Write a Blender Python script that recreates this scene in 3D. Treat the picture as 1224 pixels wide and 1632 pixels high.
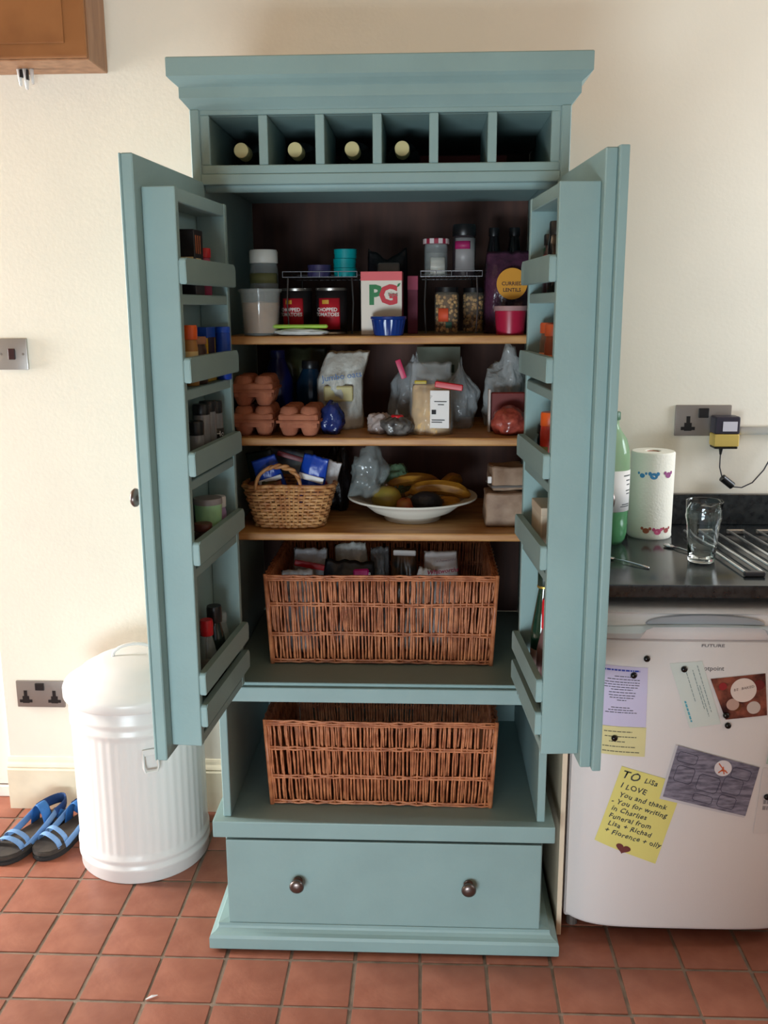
import bpy, bmesh, math, random
from mathutils import Vector, Matrix, noise
random.seed(7)
PI = math.pi
S = bpy.context.scene
COL = S.collection
for o in list(bpy.data.objects): bpy.data.objects.remove(o)

# ------------------------------------------------------------ camera
cd = bpy.data.cameras.new('camera'); cam = bpy.data.objects.new('camera', cd); COL.objects.link(cam)
YAW, PITCH, ROLL, FPX = 0.043729, 0.21465, -0.004932, 1499.936
f = Vector((-math.sin(YAW)*math.cos(PITCH), math.cos(YAW)*math.cos(PITCH), -math.sin(PITCH)))
r = Vector((math.cos(YAW), math.sin(YAW), 0)); u = r.cross(f)
r2 = math.cos(ROLL)*r + math.sin(ROLL)*u; u2 = -math.sin(ROLL)*r + math.cos(ROLL)*u
cam.matrix_world = Matrix(((r2.x, u2.x, -f.x, 0.093262), (r2.y, u2.y, -f.y, -1.990477), (r2.z, u2.z, -f.z, 1.501011), (0, 0, 0, 1)))
cd.sensor_fit = 'VERTICAL'; cd.sensor_height = 32.0; cd.lens = 32.0*FPX/1632; cd.clip_start = 0.02
S.camera = cam
# ------------------------------------------------------------ world, lights, exposure
W = bpy.data.worlds.new('world'); S.world = W; W.use_nodes = True
W.node_tree.nodes['Background'].inputs[0].default_value = (0.75, 0.85, 1.0, 1)
W.node_tree.nodes['Background'].inputs[1].default_value = 0.5
def area(name, loc, tgt, sx, sy, power, colr):
    l = bpy.data.lights.new(name, 'AREA'); l.shape = 'RECTANGLE'; l.size = sx; l.size_y = sy; l.energy = power; l.color = colr
    o = bpy.data.objects.new(name, l); COL.objects.link(o); o.location = loc
    o.rotation_euler = (Vector(tgt)-Vector(loc)).to_track_quat('-Z', 'Y').to_euler()
    return o
area('window_light_left', (-3.6, 0.38, 1.25), (0, 0.1, 0.9), 0.42, 1.7, 168, (0.95, 0.98, 1.0))
area('window_light_right', (2.5, 0.15, 1.7), (0, 0.5, 1.5), 0.7, 0.9, 32, (0.84, 0.92, 1.0))
area('window_light_front', (-0.6, -3.2, 0.40), (0, 0, 0.1), 1.3, 0.66, 70, (0.78, 0.92, 1.0))
S.view_settings.view_transform = 'Standard'; S.view_settings.look = 'None'; S.view_settings.gamma = 1
S.view_settings.use_curve_mapping = False; S.view_settings.exposure = 0.16

# ------------------------------------------------------------ materials
def lin(c):
    return tuple(((v/255)/12.92 if v/255 <= .04045 else ((v/255+.055)/1.055)**2.4) for v in c) + (1,)
MATS = {}
def mat(name, rgb, rough=.5, metal=0, bump=0, bscale=200, var=0, vscale=8, trans=0, alpha=1, ior=1.45, spec=.5, bdist=.002, rnd=0, rgb2=None, stretch=None, coat=0):
    if name in MATS: return MATS[name]
    m = bpy.data.materials.new(name); m.use_nodes = True; MATS[name] = m
    nt = m.node_tree; P = nt.nodes['Principled BSDF']
    P.inputs['Base Color'].default_value = lin(rgb); P.inputs['Roughness'].default_value = rough
    P.inputs['Metallic'].default_value = metal; P.inputs['IOR'].default_value = ior
    P.inputs['Specular IOR Level'].default_value = spec
    P.inputs['Transmission Weight'].default_value = trans; P.inputs['Coat Weight'].default_value = coat
    tc = nt.nodes.new('ShaderNodeTexCoord'); mp = nt.nodes.new('ShaderNodeMapping')
    nt.links.new(tc.outputs['Object'], mp.inputs[0])
    if stretch: mp.inputs['Scale'].default_value = stretch
    colsock = None
    if var or rgb2:
        n = nt.nodes.new('ShaderNodeTexNoise'); n.inputs['Scale'].default_value = vscale; n.inputs['Detail'].default_value = 4
        nt.links.new(mp.outputs[0], n.inputs['Vector'])
        cr = nt.nodes.new('ShaderNodeValToRGB')
        a = rgb2 or tuple(max(0, v*(1-var)) for v in rgb); b = rgb if rgb2 else tuple(min(255, v*(1+var)) for v in rgb)
        cr.color_ramp.elements[0].color = lin(a); cr.color_ramp.elements[1].color = lin(b)
        cr.color_ramp.elements[0].position = .35; cr.color_ramp.elements[1].position = .65
        nt.links.new(n.outputs[0], cr.inputs[0]); colsock = cr.outputs[0]
    if rnd:
        oi = nt.nodes.new('ShaderNodeObjectInfo'); mr = nt.nodes.new('ShaderNodeMapRange')
        mr.inputs['To Min'].default_value = 1-rnd; mr.inputs['To Max'].default_value = 1+rnd
        nt.links.new(oi.outputs['Random'], mr.inputs['Value'])
        hs = nt.nodes.new('ShaderNodeHueSaturation'); nt.links.new(mr.outputs[0], hs.inputs['Value'])
        if colsock: nt.links.new(colsock, hs.inputs['Color'])
        else: hs.inputs['Color'].default_value = lin(rgb)
        colsock = hs.outputs[0]
    if colsock: nt.links.new(colsock, P.inputs['Base Color'])
    if bump:
        n2 = nt.nodes.new('ShaderNodeTexNoise'); n2.inputs['Scale'].default_value = bscale; n2.inputs['Detail'].default_value = 3
        nt.links.new(mp.outputs[0], n2.inputs['Vector'])
        b = nt.nodes.new('ShaderNodeBump'); b.inputs['Strength'].default_value = bump; b.inputs['Distance'].default_value = bdist
        nt.links.new(n2.outputs[0], b.inputs['Height']); nt.links.new(b.outputs[0], P.inputs['Normal'])
    if alpha < 1:
        tr = nt.nodes.new('ShaderNodeBsdfTransparent'); mx = nt.nodes.new('ShaderNodeMixShader'); out = nt.nodes['Material Output']
        mx.inputs[0].default_value = alpha; nt.links.new(tr.outputs[0], mx.inputs[1]); nt.links.new(P.outputs[0], mx.inputs[2])
        nt.links.new(mx.outputs[0], out.inputs[0])
    return m
TEAL = mat('teal_paint', (133, 159, 158), .5, bump=.12, bscale=120, var=.02, vscale=6)
WALL = mat('cream_wall_paint', (236, 228, 213), .7, bump=.18, bscale=90, var=.01, vscale=3)
WHITE = mat('white_gloss_paint', (232, 224, 216), .4, bump=.05)
BASE = mat('cream_gloss_paint', (238, 226, 198), .4, bump=.06, var=.03, vscale=10)
PINE = mat('waxed_pine', (196, 148, 92), .45, rgb2=(164, 112, 62), vscale=9, stretch=(1, 6, 8), bump=.08, bscale=60)
BROWN = mat('brown_back_board', (82, 50, 40), .7, rgb2=(66, 40, 33), vscale=8, stretch=(4, 1, .6))
TILE = mat('terracotta_tile', (154, 97, 77), .42, rgb2=(138, 82, 63), vscale=14, bump=.35, bscale=60, rnd=.09)
GROUT = mat('grey_grout', (128, 112, 98), .85, bump=.4, bscale=300, var=.12, vscale=20)
OAK = mat('oak_wood', (150, 98, 56), .45, rgb2=(124, 76, 40), vscale=6, stretch=(1, 6, 1), bump=.06)
OAKV = mat('oak_wood_pale', (156, 112, 80), .45, rgb2=(134, 92, 62), vscale=6, stretch=(6, 6, 1), bump=.06)
WICK = mat('brown_willow', (198, 126, 84), .45, rgb2=(150, 84, 52), vscale=40, bump=.2, spec=.6)
WICK2 = mat('golden_willow', (206, 158, 104), .45, rgb2=(168, 112, 68), vscale=40, bump=.2, spec=.6)
ENAM = mat('white_enamel', (220, 216, 212), .28, bump=.02, bscale=20)
KNOB = mat('pewter_metal', (112, 100, 96), .32, metal=.9, bump=.1, bscale=80)
STEEL = mat('brushed_steel', (178, 174, 170), .35, metal=.9)
GREYM = mat('grey_metal_plate', (140, 132, 126), .42, metal=.6)
CHROME = mat('chrome_wire', (200, 200, 205), .18, metal=1)
WIRE = mat('dull_wire', (120, 120, 124), .3, metal=1)
BLACK = mat('black_plastic', (22, 22, 24), .35)
MBLACK = mat('black_magnet', (14, 12, 14), .15)
GRAN = mat('dark_granite', (46, 50, 52), .16, rgb2=(30, 33, 36), vscale=60, bump=.02, spec=.8)
FRID = mat('fridge_white', (228, 222, 220), .35, bump=.1, bscale=300)
SILV = mat('silver_grey_plastic', (172, 178, 186), .3, metal=.3)
CERAM = mat('white_ceramic', (226, 226, 216), .22)
PAPER = mat('white_paper', (232, 230, 228), .8)
CARD = mat('cardboard', (176, 112, 84), .9, rgb2=(158, 96, 72), vscale=30, bump=.35, bscale=300)
CLEAR = mat('clear_plastic', (190, 198, 202), .16, bump=1, bdist=.012, bscale=30, alpha=.36, spec=.9)
CLEARG = mat('clear_glass', (250, 255, 255), .02, trans=1, ior=1.45)
JARGL = mat('jar_glass', (190, 200, 200), .08, alpha=.3, spec=.9)
TANC = mat('tan_powder', (208, 158, 108), .8, var=.04, vscale=30)
RED = mat('red_plastic', (190, 22, 34), .35)
DRED = mat('dark_red', (132, 16, 34), .4)
ORANGE = mat('orange_plastic', (226, 92, 30), .35)
YEL = mat('yellow_plastic', (208, 172, 30), .4)
BLUE = mat('blue_foil', (24, 66, 168), .3, bump=.5, bscale=60)
NAVY = mat('navy_plastic', (26, 34, 84), .25, bump=.4, bscale=40)
DKGL = mat('dark_glass', (22, 18, 22), .12, spec=.8)
INK = mat('black_ink', (34, 32, 36), .7)
def plain(name, rgb, rough=.5, **k): return mat(name, rgb, rough, **k)

# ------------------------------------------------------------ mesh helpers
class MB:
    def __init__(s): s.bm = bmesh.new()
    def _add(s, verts, faces, M=None):
        vs = [s.bm.verts.new(M @ Vector(v) if M else v) for v in verts]
        for fc in faces:
            try: s.bm.faces.new([vs[i] for i in fc])
            except ValueError: pass
        return s
    def box(s, x0, y0, z0, x1, y1, z1, bev=.0015, seg=1, M=None):
        x0, x1 = min(x0, x1), max(x0, x1); y0, y1 = min(y0, y1), max(y0, y1); z0, z1 = min(z0, z1), max(z0, z1)
        t = bmesh.new()
        bmesh.ops.create_cube(t, size=1)
        for v in t.verts: v.co = Vector(((x0+x1)/2+v.co.x*(x1-x0), (y0+y1)/2+v.co.y*(y1-y0), (z0+z1)/2+v.co.z*(z1-z0)))
        b = min(bev, (x1-x0)*.45, (y1-y0)*.45, (z1-z0)*.45)
        if b > 0: bmesh.ops.bevel(t, geom=list(t.edges), offset=b, segments=seg, affect='EDGES', profile=.7)
        if M: t.transform(M)
        return s.merge(t)
    def merge(s, t):
        me = bpy.data.meshes.new('t'); t.to_mesh(me); t.free(); s.bm.from_mesh(me); bpy.data.meshes.remove(me); return s
    def lathe(s, prof, cx=0, cy=0, z=0, n=32, M=None, sq=None):
        vs, fs = [], []
        for (rr, zz) in prof:
            for i in range(n):
                a = 2*PI*i/n; vs.append((cx+rr*math.cos(a), cy+rr*math.sin(a), z+zz))
        for j in range(len(prof)-1):
            for i in range(n): fs.append((j*n+i, j*n+(i+1) % n, (j+1)*n+(i+1) % n, (j+1)*n+i))
        if prof[0][0] > 1e-5: fs.append(tuple(range(n-1, -1, -1)))
        if prof[-1][0] > 1e-5: fs.append(tuple((len(prof)-1)*n+i for i in range(n)))
        return s._add(vs, fs, M)
    def cyl(s, a, b, r0, r1=None, n=12):
        return s.tube([a, b], [r0, r0 if r1 is None else r1], n)
    def tube(s, pts, rad, n=8, closed=False, flat=None, up=None):
        pts = [Vector(p) for p in pts]; m = len(pts)
        if not isinstance(rad, (list, tuple)): rad = [rad]*m
        vs, fs = [], []; prev = None
        for i, p in enumerate(pts):
            if closed: t = pts[(i+1) % m]-pts[i-1]
            else: t = pts[min(i+1, m-1)]-pts[max(i-1, 0)]
            t.normalize()
            ref = Vector(up) if up else (prev if prev else (Vector((0, 0, 1)) if abs(t.z) < .9 else Vector((1, 0, 0))))
            a = (ref-t*ref.dot(t)).normalized(); prev = a; b = t.cross(a)
            for k in range(n):
                th = 2*PI*k/n; ra = rad[i]; rb = rad[i]*(flat or 1)
                vs.append(tuple(p+a*math.cos(th)*rb+b*math.sin(th)*ra))
        for i in range(m if closed else m-1):
            j = (i+1) % m
            for k in range(n): fs.append((i*n+k, i*n+(k+1) % n, j*n+(k+1) % n, j*n+k))
        if not closed: fs.append(tuple(range(n-1, -1, -1))); fs.append(tuple((m-1)*n+k for k in range(n)))
        return s._add(vs, fs)
    def prism(s, poly, z0, z1, M=None):
        n = len(poly); vs = [(x, y, z0) for x, y in poly]+[(x, y, z1) for x, y in poly]
        fs = [tuple(range(n-1, -1, -1)), tuple(range(n, 2*n))]+[(i, (i+1) % n, n+(i+1) % n, n+i) for i in range(n)]
        return s._add(vs, fs, M)
    def sphere(s, c, rx, ry, rz, sub=3, amp=0, fr=20, seed=0):
        t = bmesh.new(); bmesh.ops.create_icosphere(t, subdivisions=sub, radius=1)
        for v in t.verts:
            d = v.co.copy(); k = 1+amp*noise.noise(d*fr+Vector((seed*3.1, seed, 0))) if amp else 1
            v.co = Vector((c[0]+d.x*rx*k, c[1]+d.y*ry*k, c[2]+d.z*rz*k))
        return s.merge(t)
    def build(s, name, m, parent=None, smooth=None, loc=None, rot=None, kind=None, label=None):
        bmesh.ops.recalc_face_normals(s.bm, faces=s.bm.faces[:])
        me = bpy.data.meshes.new(name); s.bm.to_mesh(me); s.bm.free()
        me.materials.append(m)
        if smooth:
            me.polygons.foreach_set('use_smooth', [True]*len(me.polygons))
            if smooth != 'all': me.set_sharp_from_angle(angle=math.radians(smooth))
        o = bpy.data.objects.new(name, me); COL.objects.link(o)
        if parent: o.parent = parent
        if loc: o.location = loc
        if rot is not None: o.rotation_euler = (0, 0, rot) if not isinstance(rot, tuple) else rot
        if kind: o['kind'] = kind
        if label: o['label'] = label
        return o
def tag(o, label, cat, group=None):
    o['label'] = label; o['category'] = cat
    if group: o['group'] = group
    return o
def thing(name, label, cat, loc=(0, 0, 0), rz=0, group=None):
    o = bpy.data.objects.new(name, None); COL.objects.link(o); o.empty_display_size = .05
    o.location = loc; o.rotation_euler = rz if isinstance(rz, tuple) else (0, 0, rz)
    return tag(o, label, cat, group)
def struct(o): o['kind'] = 'structure'; return o
def box_part(name, m, parent, *a, **k):
    kk = {x: k.pop(x) for x in ('bev', 'seg', 'M') if x in k}
    return MB().box(*a, **kk).build(name, m, parent, **k)
TXT = {}
def text_bm(txt, size, mapf, bold=0, align='CENTER', shear=0, spacing=1):
    cu = bpy.data.curves.new('t', 'FONT'); cu.body = txt; cu.size = size; cu.align_x = align; cu.align_y = 'CENTER'
    cu.resolution_u = 2; cu.offset = bold; cu.shear = shear; cu.space_character = spacing
    o = bpy.data.objects.new('t', cu); COL.objects.link(o)
    me = bpy.data.meshes.new_from_object(o); bpy.data.objects.remove(o); bpy.data.curves.remove(cu)
    mb = MB(); mb.bm.from_mesh(me); bpy.data.meshes.remove(me)
    for v in mb.bm.verts: v.co = Vector(mapf(v.co.x, v.co.y))
    return mb
def lettering(txt, size, mapf, m, parent, **k):
    return text_bm(txt, size, mapf, **k).build('lettering', m, parent)
def wrap(rad, cz, ang0=-PI/2, eps=.0004):
    return lambda x, y: (math.cos(ang0+x/rad)*(rad+eps), math.sin(ang0+x/rad)*(rad+eps), cz+y)
def flatmap(x0, y, z0, rot=0):
    c, s_ = math.cos(rot), math.sin(rot)
    return lambda a, b: (x0+a*c-b*s_, y, z0+a*s_+b*c)
def arc_patch(rad, z0, z1, a0, a1, eps=.0005, n=14):
    mb = MB(); vs = []; fs = []
    for i in range(n+1):
        a = a0+(a1-a0)*i/n
        for z in (z0, z1): vs.append((math.cos(a)*(rad+eps), math.sin(a)*(rad+eps), z))
        for z in (z0, z1): vs.append((math.cos(a)*(rad-eps*.6), math.sin(a)*(rad-eps*.6), z))
    for i in range(n):
        b = 4*i; fs += [(b, b+4, b+5, b+1), (b+2, b+3, b+7, b+6), (b+1, b+5, b+7, b+3), (b, b+2, b+6, b+4)]
    fs += [(0, 1, 3, 2), (4*n, 4*n+2, 4*n+3, 4*n+1)]
    return mb._add(vs, fs)
def pillow(w, h, d, seed=0, crum=.25, top=.35, nx=18, nz=22, seam=True, lean=0, flatbase=True):
    """a filled packet standing on its base: front and back skins joined at the sides"""
    mb = MB(); vs = []; fs = []
    for side in (-1, 1):
        for j in range(nz+1):
            v = j/nz
            for i in range(nx+1):
                uu = i/nx*2-1
                th = (1-abs(uu)**3)*(1 if v < .6 else max(0, 1-((v-.6)/.4)**2*(1-top*.0)))
                if seam: th *= min(1, (1-v)/.12)
                if not flatbase: th *= min(1, v/.12)
                n = noise.noise(Vector((uu*2.3+seed*5, v*3.1, seed+side*2)))*crum + noise.noise(Vector((uu*6+seed, v*8, seed*2+side)))*crum*.5
                y = side*(d/2*th*(1+n*1.2))
                wz = 1-.08*max(0, v-.6)/.4+noise.noise(Vector((v*4, seed, side*0)))*crum*.12
                vs.append((uu*w/2*wz, y+lean*v*h, v*h*(1+.06*crum*noise.noise(Vector((uu*3, seed, 1))) if v > .5 else v*0+1) if True else 0))
    m = (nx+1)*(nz+1)
    def id(s_, i, j): return s_*m+j*(nx+1)+i
    for j in range(nz):
        for i in range(nx):
            fs.append((id(0, i, j), id(0, i+1, j), id(0, i+1, j+1), id(0, i, j+1)))
            fs.append((id(1, i+1, j), id(1, i, j), id(1, i, j+1), id(1, i+1, j+1)))
        fs.append((id(0, 0, j), id(0, 0, j+1), id(1, 0, j+1), id(1, 0, j)))
        fs.append((id(0, nx, j+1), id(0, nx, j), id(1, nx, j), id(1, nx, j+1)))
    for i in range(nx):
        fs.append((id(0, i+1, 0), id(0, i, 0), id(1, i, 0), id(1, i+1, 0)))
        fs.append((id(0, i, nz), id(0, i+1, nz), id(1, i+1, nz), id(1, i, nz)))
    mb._add(vs, fs); bmesh.ops.remove_doubles(mb.bm, verts=mb.bm.verts[:], dist=1e-6)
    return mb
def bag(c, rx, ry, rz, seed, amp=.35, sub=4, knot=0):
    """crumpled bag lump resting on its flattened underside, optionally gathered to a neck"""
    mb = MB(); t = bmesh.new(); bmesh.ops.create_icosphere(t, subdivisions=sub, radius=1)
    for v in t.verts:
        d = v.co.copy(); k = 1+amp*(noise.noise(d*1.9+Vector((seed*7, 0, 1)))+.55*abs(noise.noise(d*5+Vector((0, seed*3, 0))))+.28*abs(noise.noise(d*11+Vector((seed, 0, 2)))))
        z = max(d.z*k, -.72)
        q = 1
        if knot and z > .35: q = max(.22, 1-(z-.35)*1.25)
        v.co = Vector((c[0]+d.x*rx*k*q, c[1]+d.y*ry*k*q, c[2]+(z+.72)*rz))
    return mb.merge(t)
def ringmould(prof, hx, yb, cap=True):
    """moulding mitred round front and both sides: prof = [(offset, z)...]"""
    mb = MB(); vs = []; fs = []
    for (o_, z) in prof: vs += [(-hx-o_, yb, z), (-hx-o_, -o_, z), (hx+o_, -o_, z), (hx+o_, yb, z)]
    for j in range(len(prof)-1):
        for k in range(4): fs.append((4*j+k, 4*j+(k+1) % 4, 4*j+4+(k+1) % 4, 4*j+4+k))
    fs += [(3, 2, 1, 0), tuple(4*(len(prof)-1)+k for k in range(4))]
    return mb._add(vs, fs)

# ------------------------------------------------------------ room shell
floor = struct(MB().box(-3.8, -3.3, -.06, 2.6, 1.0, -.0035, bev=0).build('floor', GROUT))
TX0, TPX, TY0, TPY = .088, .1525, -.06, .1495
tiles = []
for k in range(5):
    mb = MB().box(-TPX/2+.004, -TPY/2+.004, -.012, TPX/2-.004, TPY/2-.004, 0, bev=.003, seg=2)
    for v in mb.bm.verts: v.co += Vector((noise.noise(v.co*30+Vector((k, 0, 0)))*.0015, noise.noise(v.co*30+Vector((0, k, 5)))*.0015, 0))
    o = mb.build('tile', TILE, floor, smooth=40); tiles.append(o.data)
    bpy.data.objects.remove(o)
for i in range(-12, 10):
    for j in range(-8, 5):
        o = bpy.data.objects.new('tile', random.choice(tiles)); COL.objects.link(o); o.parent = floor
        o.location = (TX0+(i+.5)*TPX+random.uniform(-.001, .001), TY0+(j+.5)*TPY+random.uniform(-.001, .001), -.0006+random.uniform(-.0006, .0006))
        o.rotation_euler = (random.uniform(-.003, .003), random.uniform(-.003, .003), random.uniform(-.004, .004))
mb = MB().box(-1.172, .61, -.05, 2.6, .80, 2.45, bev=.004)
struct(mb.build('wall_back', WALL))
struct(MB().box(-3.8, .70, -.05, -1.174, .80, 2.45, bev=0).build('wall_recess', WALL))
# made-up low block, unseen right of the camera, added to shade floor and fridge
struct(MB().box(.24, -1.78, 0, 2.5, -1.17, .76, bev=.003).build('unseen_shade_block', OAKV))
# left wall with a glazed opening, right wall with a window over the sink, far wall behind the camera
def wallhole(name, x0, x1, y0, y1, hy0, hy1, hz0, hz1):
    mb = MB(); mb.box(x0, y0, -.05, x1, hy0, 2.45, bev=0); mb.box(x0, hy1, -.05, x1, y1, 2.45, bev=0)
    mb.box(x0, hy0, -.05, x1, hy1, hz0, bev=0); mb.box(x0, hy0, hz1, x1, hy1, 2.45, bev=0)
    struct(mb.build(name, WALL))
    return
wallhole('wall_left', -3.8, -3.7, -3.3, .70, .05, .62, .35, 1.95)
wallhole('wall_right', 2.56, 2.66, -3.3, .80, -.25, .58, 1.2, 2.2)
mb = MB(); mb.box(-3.8, -3.4, -.05, -1.1, -3.3, 2.45, bev=0).box(1.5, -3.4, -.05, 2.6, -3.3, 2.45, bev=0).box(-1.1, -3.4, -.05, 1.5, -3.3, .1, bev=0).box(-1.1, -3.4, 1.9, 1.5, -3.3, 2.45, bev=0)
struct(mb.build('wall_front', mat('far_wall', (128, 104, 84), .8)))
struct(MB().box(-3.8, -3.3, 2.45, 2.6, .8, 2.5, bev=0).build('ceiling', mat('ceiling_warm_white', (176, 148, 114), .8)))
def winframe(name, pts):
    mb = MB()
    (x0, y0, z0, x1, y1, z1) = pts
    if x1-x0 < y1-y0:
        for (a, b, c_, d) in ((y0, z0, y1, z0+.05), (y0, z1-.05, y1, z1), (y0, z0, y0+.05, z1), (y1-.05, z0, y1, z1), ((y0+y1)/2-.025, z0, (y0+y1)/2+.025, z1)):
            mb.box(x0, a, b, x1, c_, d, bev=.003)
    else:
        for (a, b, c_, d) in ((x0, z0, x1, z0+.05), (x0, z1-.05, x1, z1), (x0, z0, x0+.05, z1), (x1-.05, z0, x1, z1), ((x0+x1)/2-.025, z0, (x0+x1)/2+.025, z1)):
            mb.box(a, y0, b, c_, y1, d, bev=.003)
    struct(mb.build(name, WHITE))
winframe('window_1', (-3.77, .05, .35, -3.73, .62, 1.95))
winframe('window_2', (2.6, -.25, 1.2, 2.64, .58, 2.2))
winframe('window_3', (-1.1, -3.37, .1, 1.5, -3.33, 1.9))
# baseboard with a moulded top
def baseboard(x0, x1):
    prof = [(.61, 0), (.592, 0), (.592, .128), (.596, .133), (.594, .138), (.597, .144), (.602, .150), (.604, .158), (.607, .165), (.61, .166)]
    mb = MB(); n = len(prof)
    vs = [(x0, y, z) for y, z in prof]+[(x1, y, z) for y, z in prof]
    fs = [tuple(range(n)), tuple(range(2*n-1, n-1, -1))]+[(i, (i+1) % n, n+(i+1) % n, n+i) for i in range(n)]
    return struct(mb._add(vs, fs).build('baseboard_back', BASE))
baseboard(-1.173, .41)
# white door in the recess at the far left
d1 = struct(MB().box(-1.95, .672, .042, -1.186, .698, 2.0, bev=.003).build('door_1', WHITE))
box_part('stile', WHITE, d1, -1.29, .664, .042, -1.195, .673, 2.0, bev=.003)
box_part('panel', WHITE, d1, -1.85, .666, .15, -1.30, .673, .9, bev=.004)
struct(MB().box(-2.0, .66, 0, -1.176, .7, .038, bev=.003).build('trim_1', WHITE))
struct(MB().box(-1.184, .655, .039, -1.175, .7, 2.1, bev=.003).build('trim_2', WHITE))

# ------------------------------------------------------------ larder cupboard
cab = thing('larder_cupboard', 'tall teal painted larder cupboard with both doors open, standing on the tiled floor', 'cupboard')
H, YB = .375, .56
for s in (-1, 1):
    box_part('side_panel', TEAL, cab, s*(H-.018), 0, .292 if 0 else .333, s*H, YB, 1.886)
    box_part('carcass_side', TEAL, cab, s*(H-.02), .001, .07, s*(H-.003), YB-.02, .29)
box_part('back_panel', BROWN, cab, -.356, .545, .665, .356, .555, 1.885, label='dark brown bare back board')
box_part('back_panel', TEAL, cab, -.356, .545, .07, .356, .555, .645)
ringmould([(0, 1.886), (.003, 1.890), (.014, 1.903), (.017, 1.906), (.017, 1.926), (.020, 1.929), (.030, 1.937), (.036, 1.943), (.036, 1.976), (.034, 1.978)], .378, YB+.02).build('cornice', TEAL, cab)
mb = MB()
for s in (-1, 1): mb.box(s*.3605, -.004, 1.744, s*.379, .018, 1.887)
mb.box(-.3605, -.004, 1.744, .3605, .018, 1.7645); mb.box(-.3605, .0, 1.7645, .3605, .018, 1.782)
mb.box(-.3605, .0, 1.877, .3605, .018, 1.887)
for s in (-1, 1): mb.box(s*.341, 0, 1.782, s*.3605, .018, 1.877)
mb.build('wine_rack_frame', TEAL, cab)
for x0, x1 in ((-.242, -.224), (-.128, -.110), (-.013, .005), (.100, .118), (.216, .234)):
    box_part('divider', TEAL, cab, x0, .001, 1.7822, x1, .26, 1.8768)
box_part('wine_shelf', TEAL, cab, -.356, .019, 1.764, .356, .544, 1.7818)
box_part('top_board', TEAL, cab, -.356, .019, 1.8772, .356, .544, 1.886)
for s in (-1, 1): box_part('cell_side', TEAL, cab, s*.343, .019, 1.7822, s*.356, .30, 1.8768)
MB().tube([(-.356, .022, 1.744), (.356, .022, 1.744)], .013, n=16).build('door_bead', TEAL, cab, smooth=40)
for z in (1.4385, 1.211, .989):
    box_part('shelf', PINE, cab, -.3565, .125, z-.0185, .3565, .544, z, bev=.005, seg=3, smooth=50)
box_part('compartment_floor', TEAL, cab, -.3565, .012, .648, .3565, .544, .6645)
box_part('middle_rail', TEAL, cab, -.3565, 0, .622, .3565, .0115, .657)
box_part('ledge', TEAL, cab, -.397, -.022, .2915, .397, YB, .3325, bev=.003, seg=2)
dr = box_part('drawer', TEAL, cab, -.368, -.019, .066, .368, 0, .284, bev=.003, seg=2)
def knob(parent, M, name='knob'):
    prof = [(0, 0), (.011, 0), (.011, .003), (.0055, .006), (.0055, .014), (.012, .018), (.0165, .022), (.0172, .026), (.014, .030), (.007, .0325), (.0, .033)]
    return MB().lathe(prof, n=24, M=M).build(name, KNOB, parent, smooth=60)
for x in (-.2, .2): knob(dr, Matrix.Translation((x, -.019, .181)) @ Matrix.Rotation(PI/2, 4, 'X'))
box_part('drawer_bottom', TEAL, cab, -.353, .002, .07, .353, .54, .08)
ringmould([(.036, .006), (.040, .010), (.040, .036), (.037, .043), (.028, .047), (.022, .053), (.020, .058), (.020, .0655), (0, .068)], .373, YB).build('plinth', TEAL, cab)
for sx in (-1, 1):
    for y in (.0, .5): MB().cyl((sx*.39, y, 0), (sx*.39, y, .008), .014).build('foot', BLACK, cab)

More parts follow.
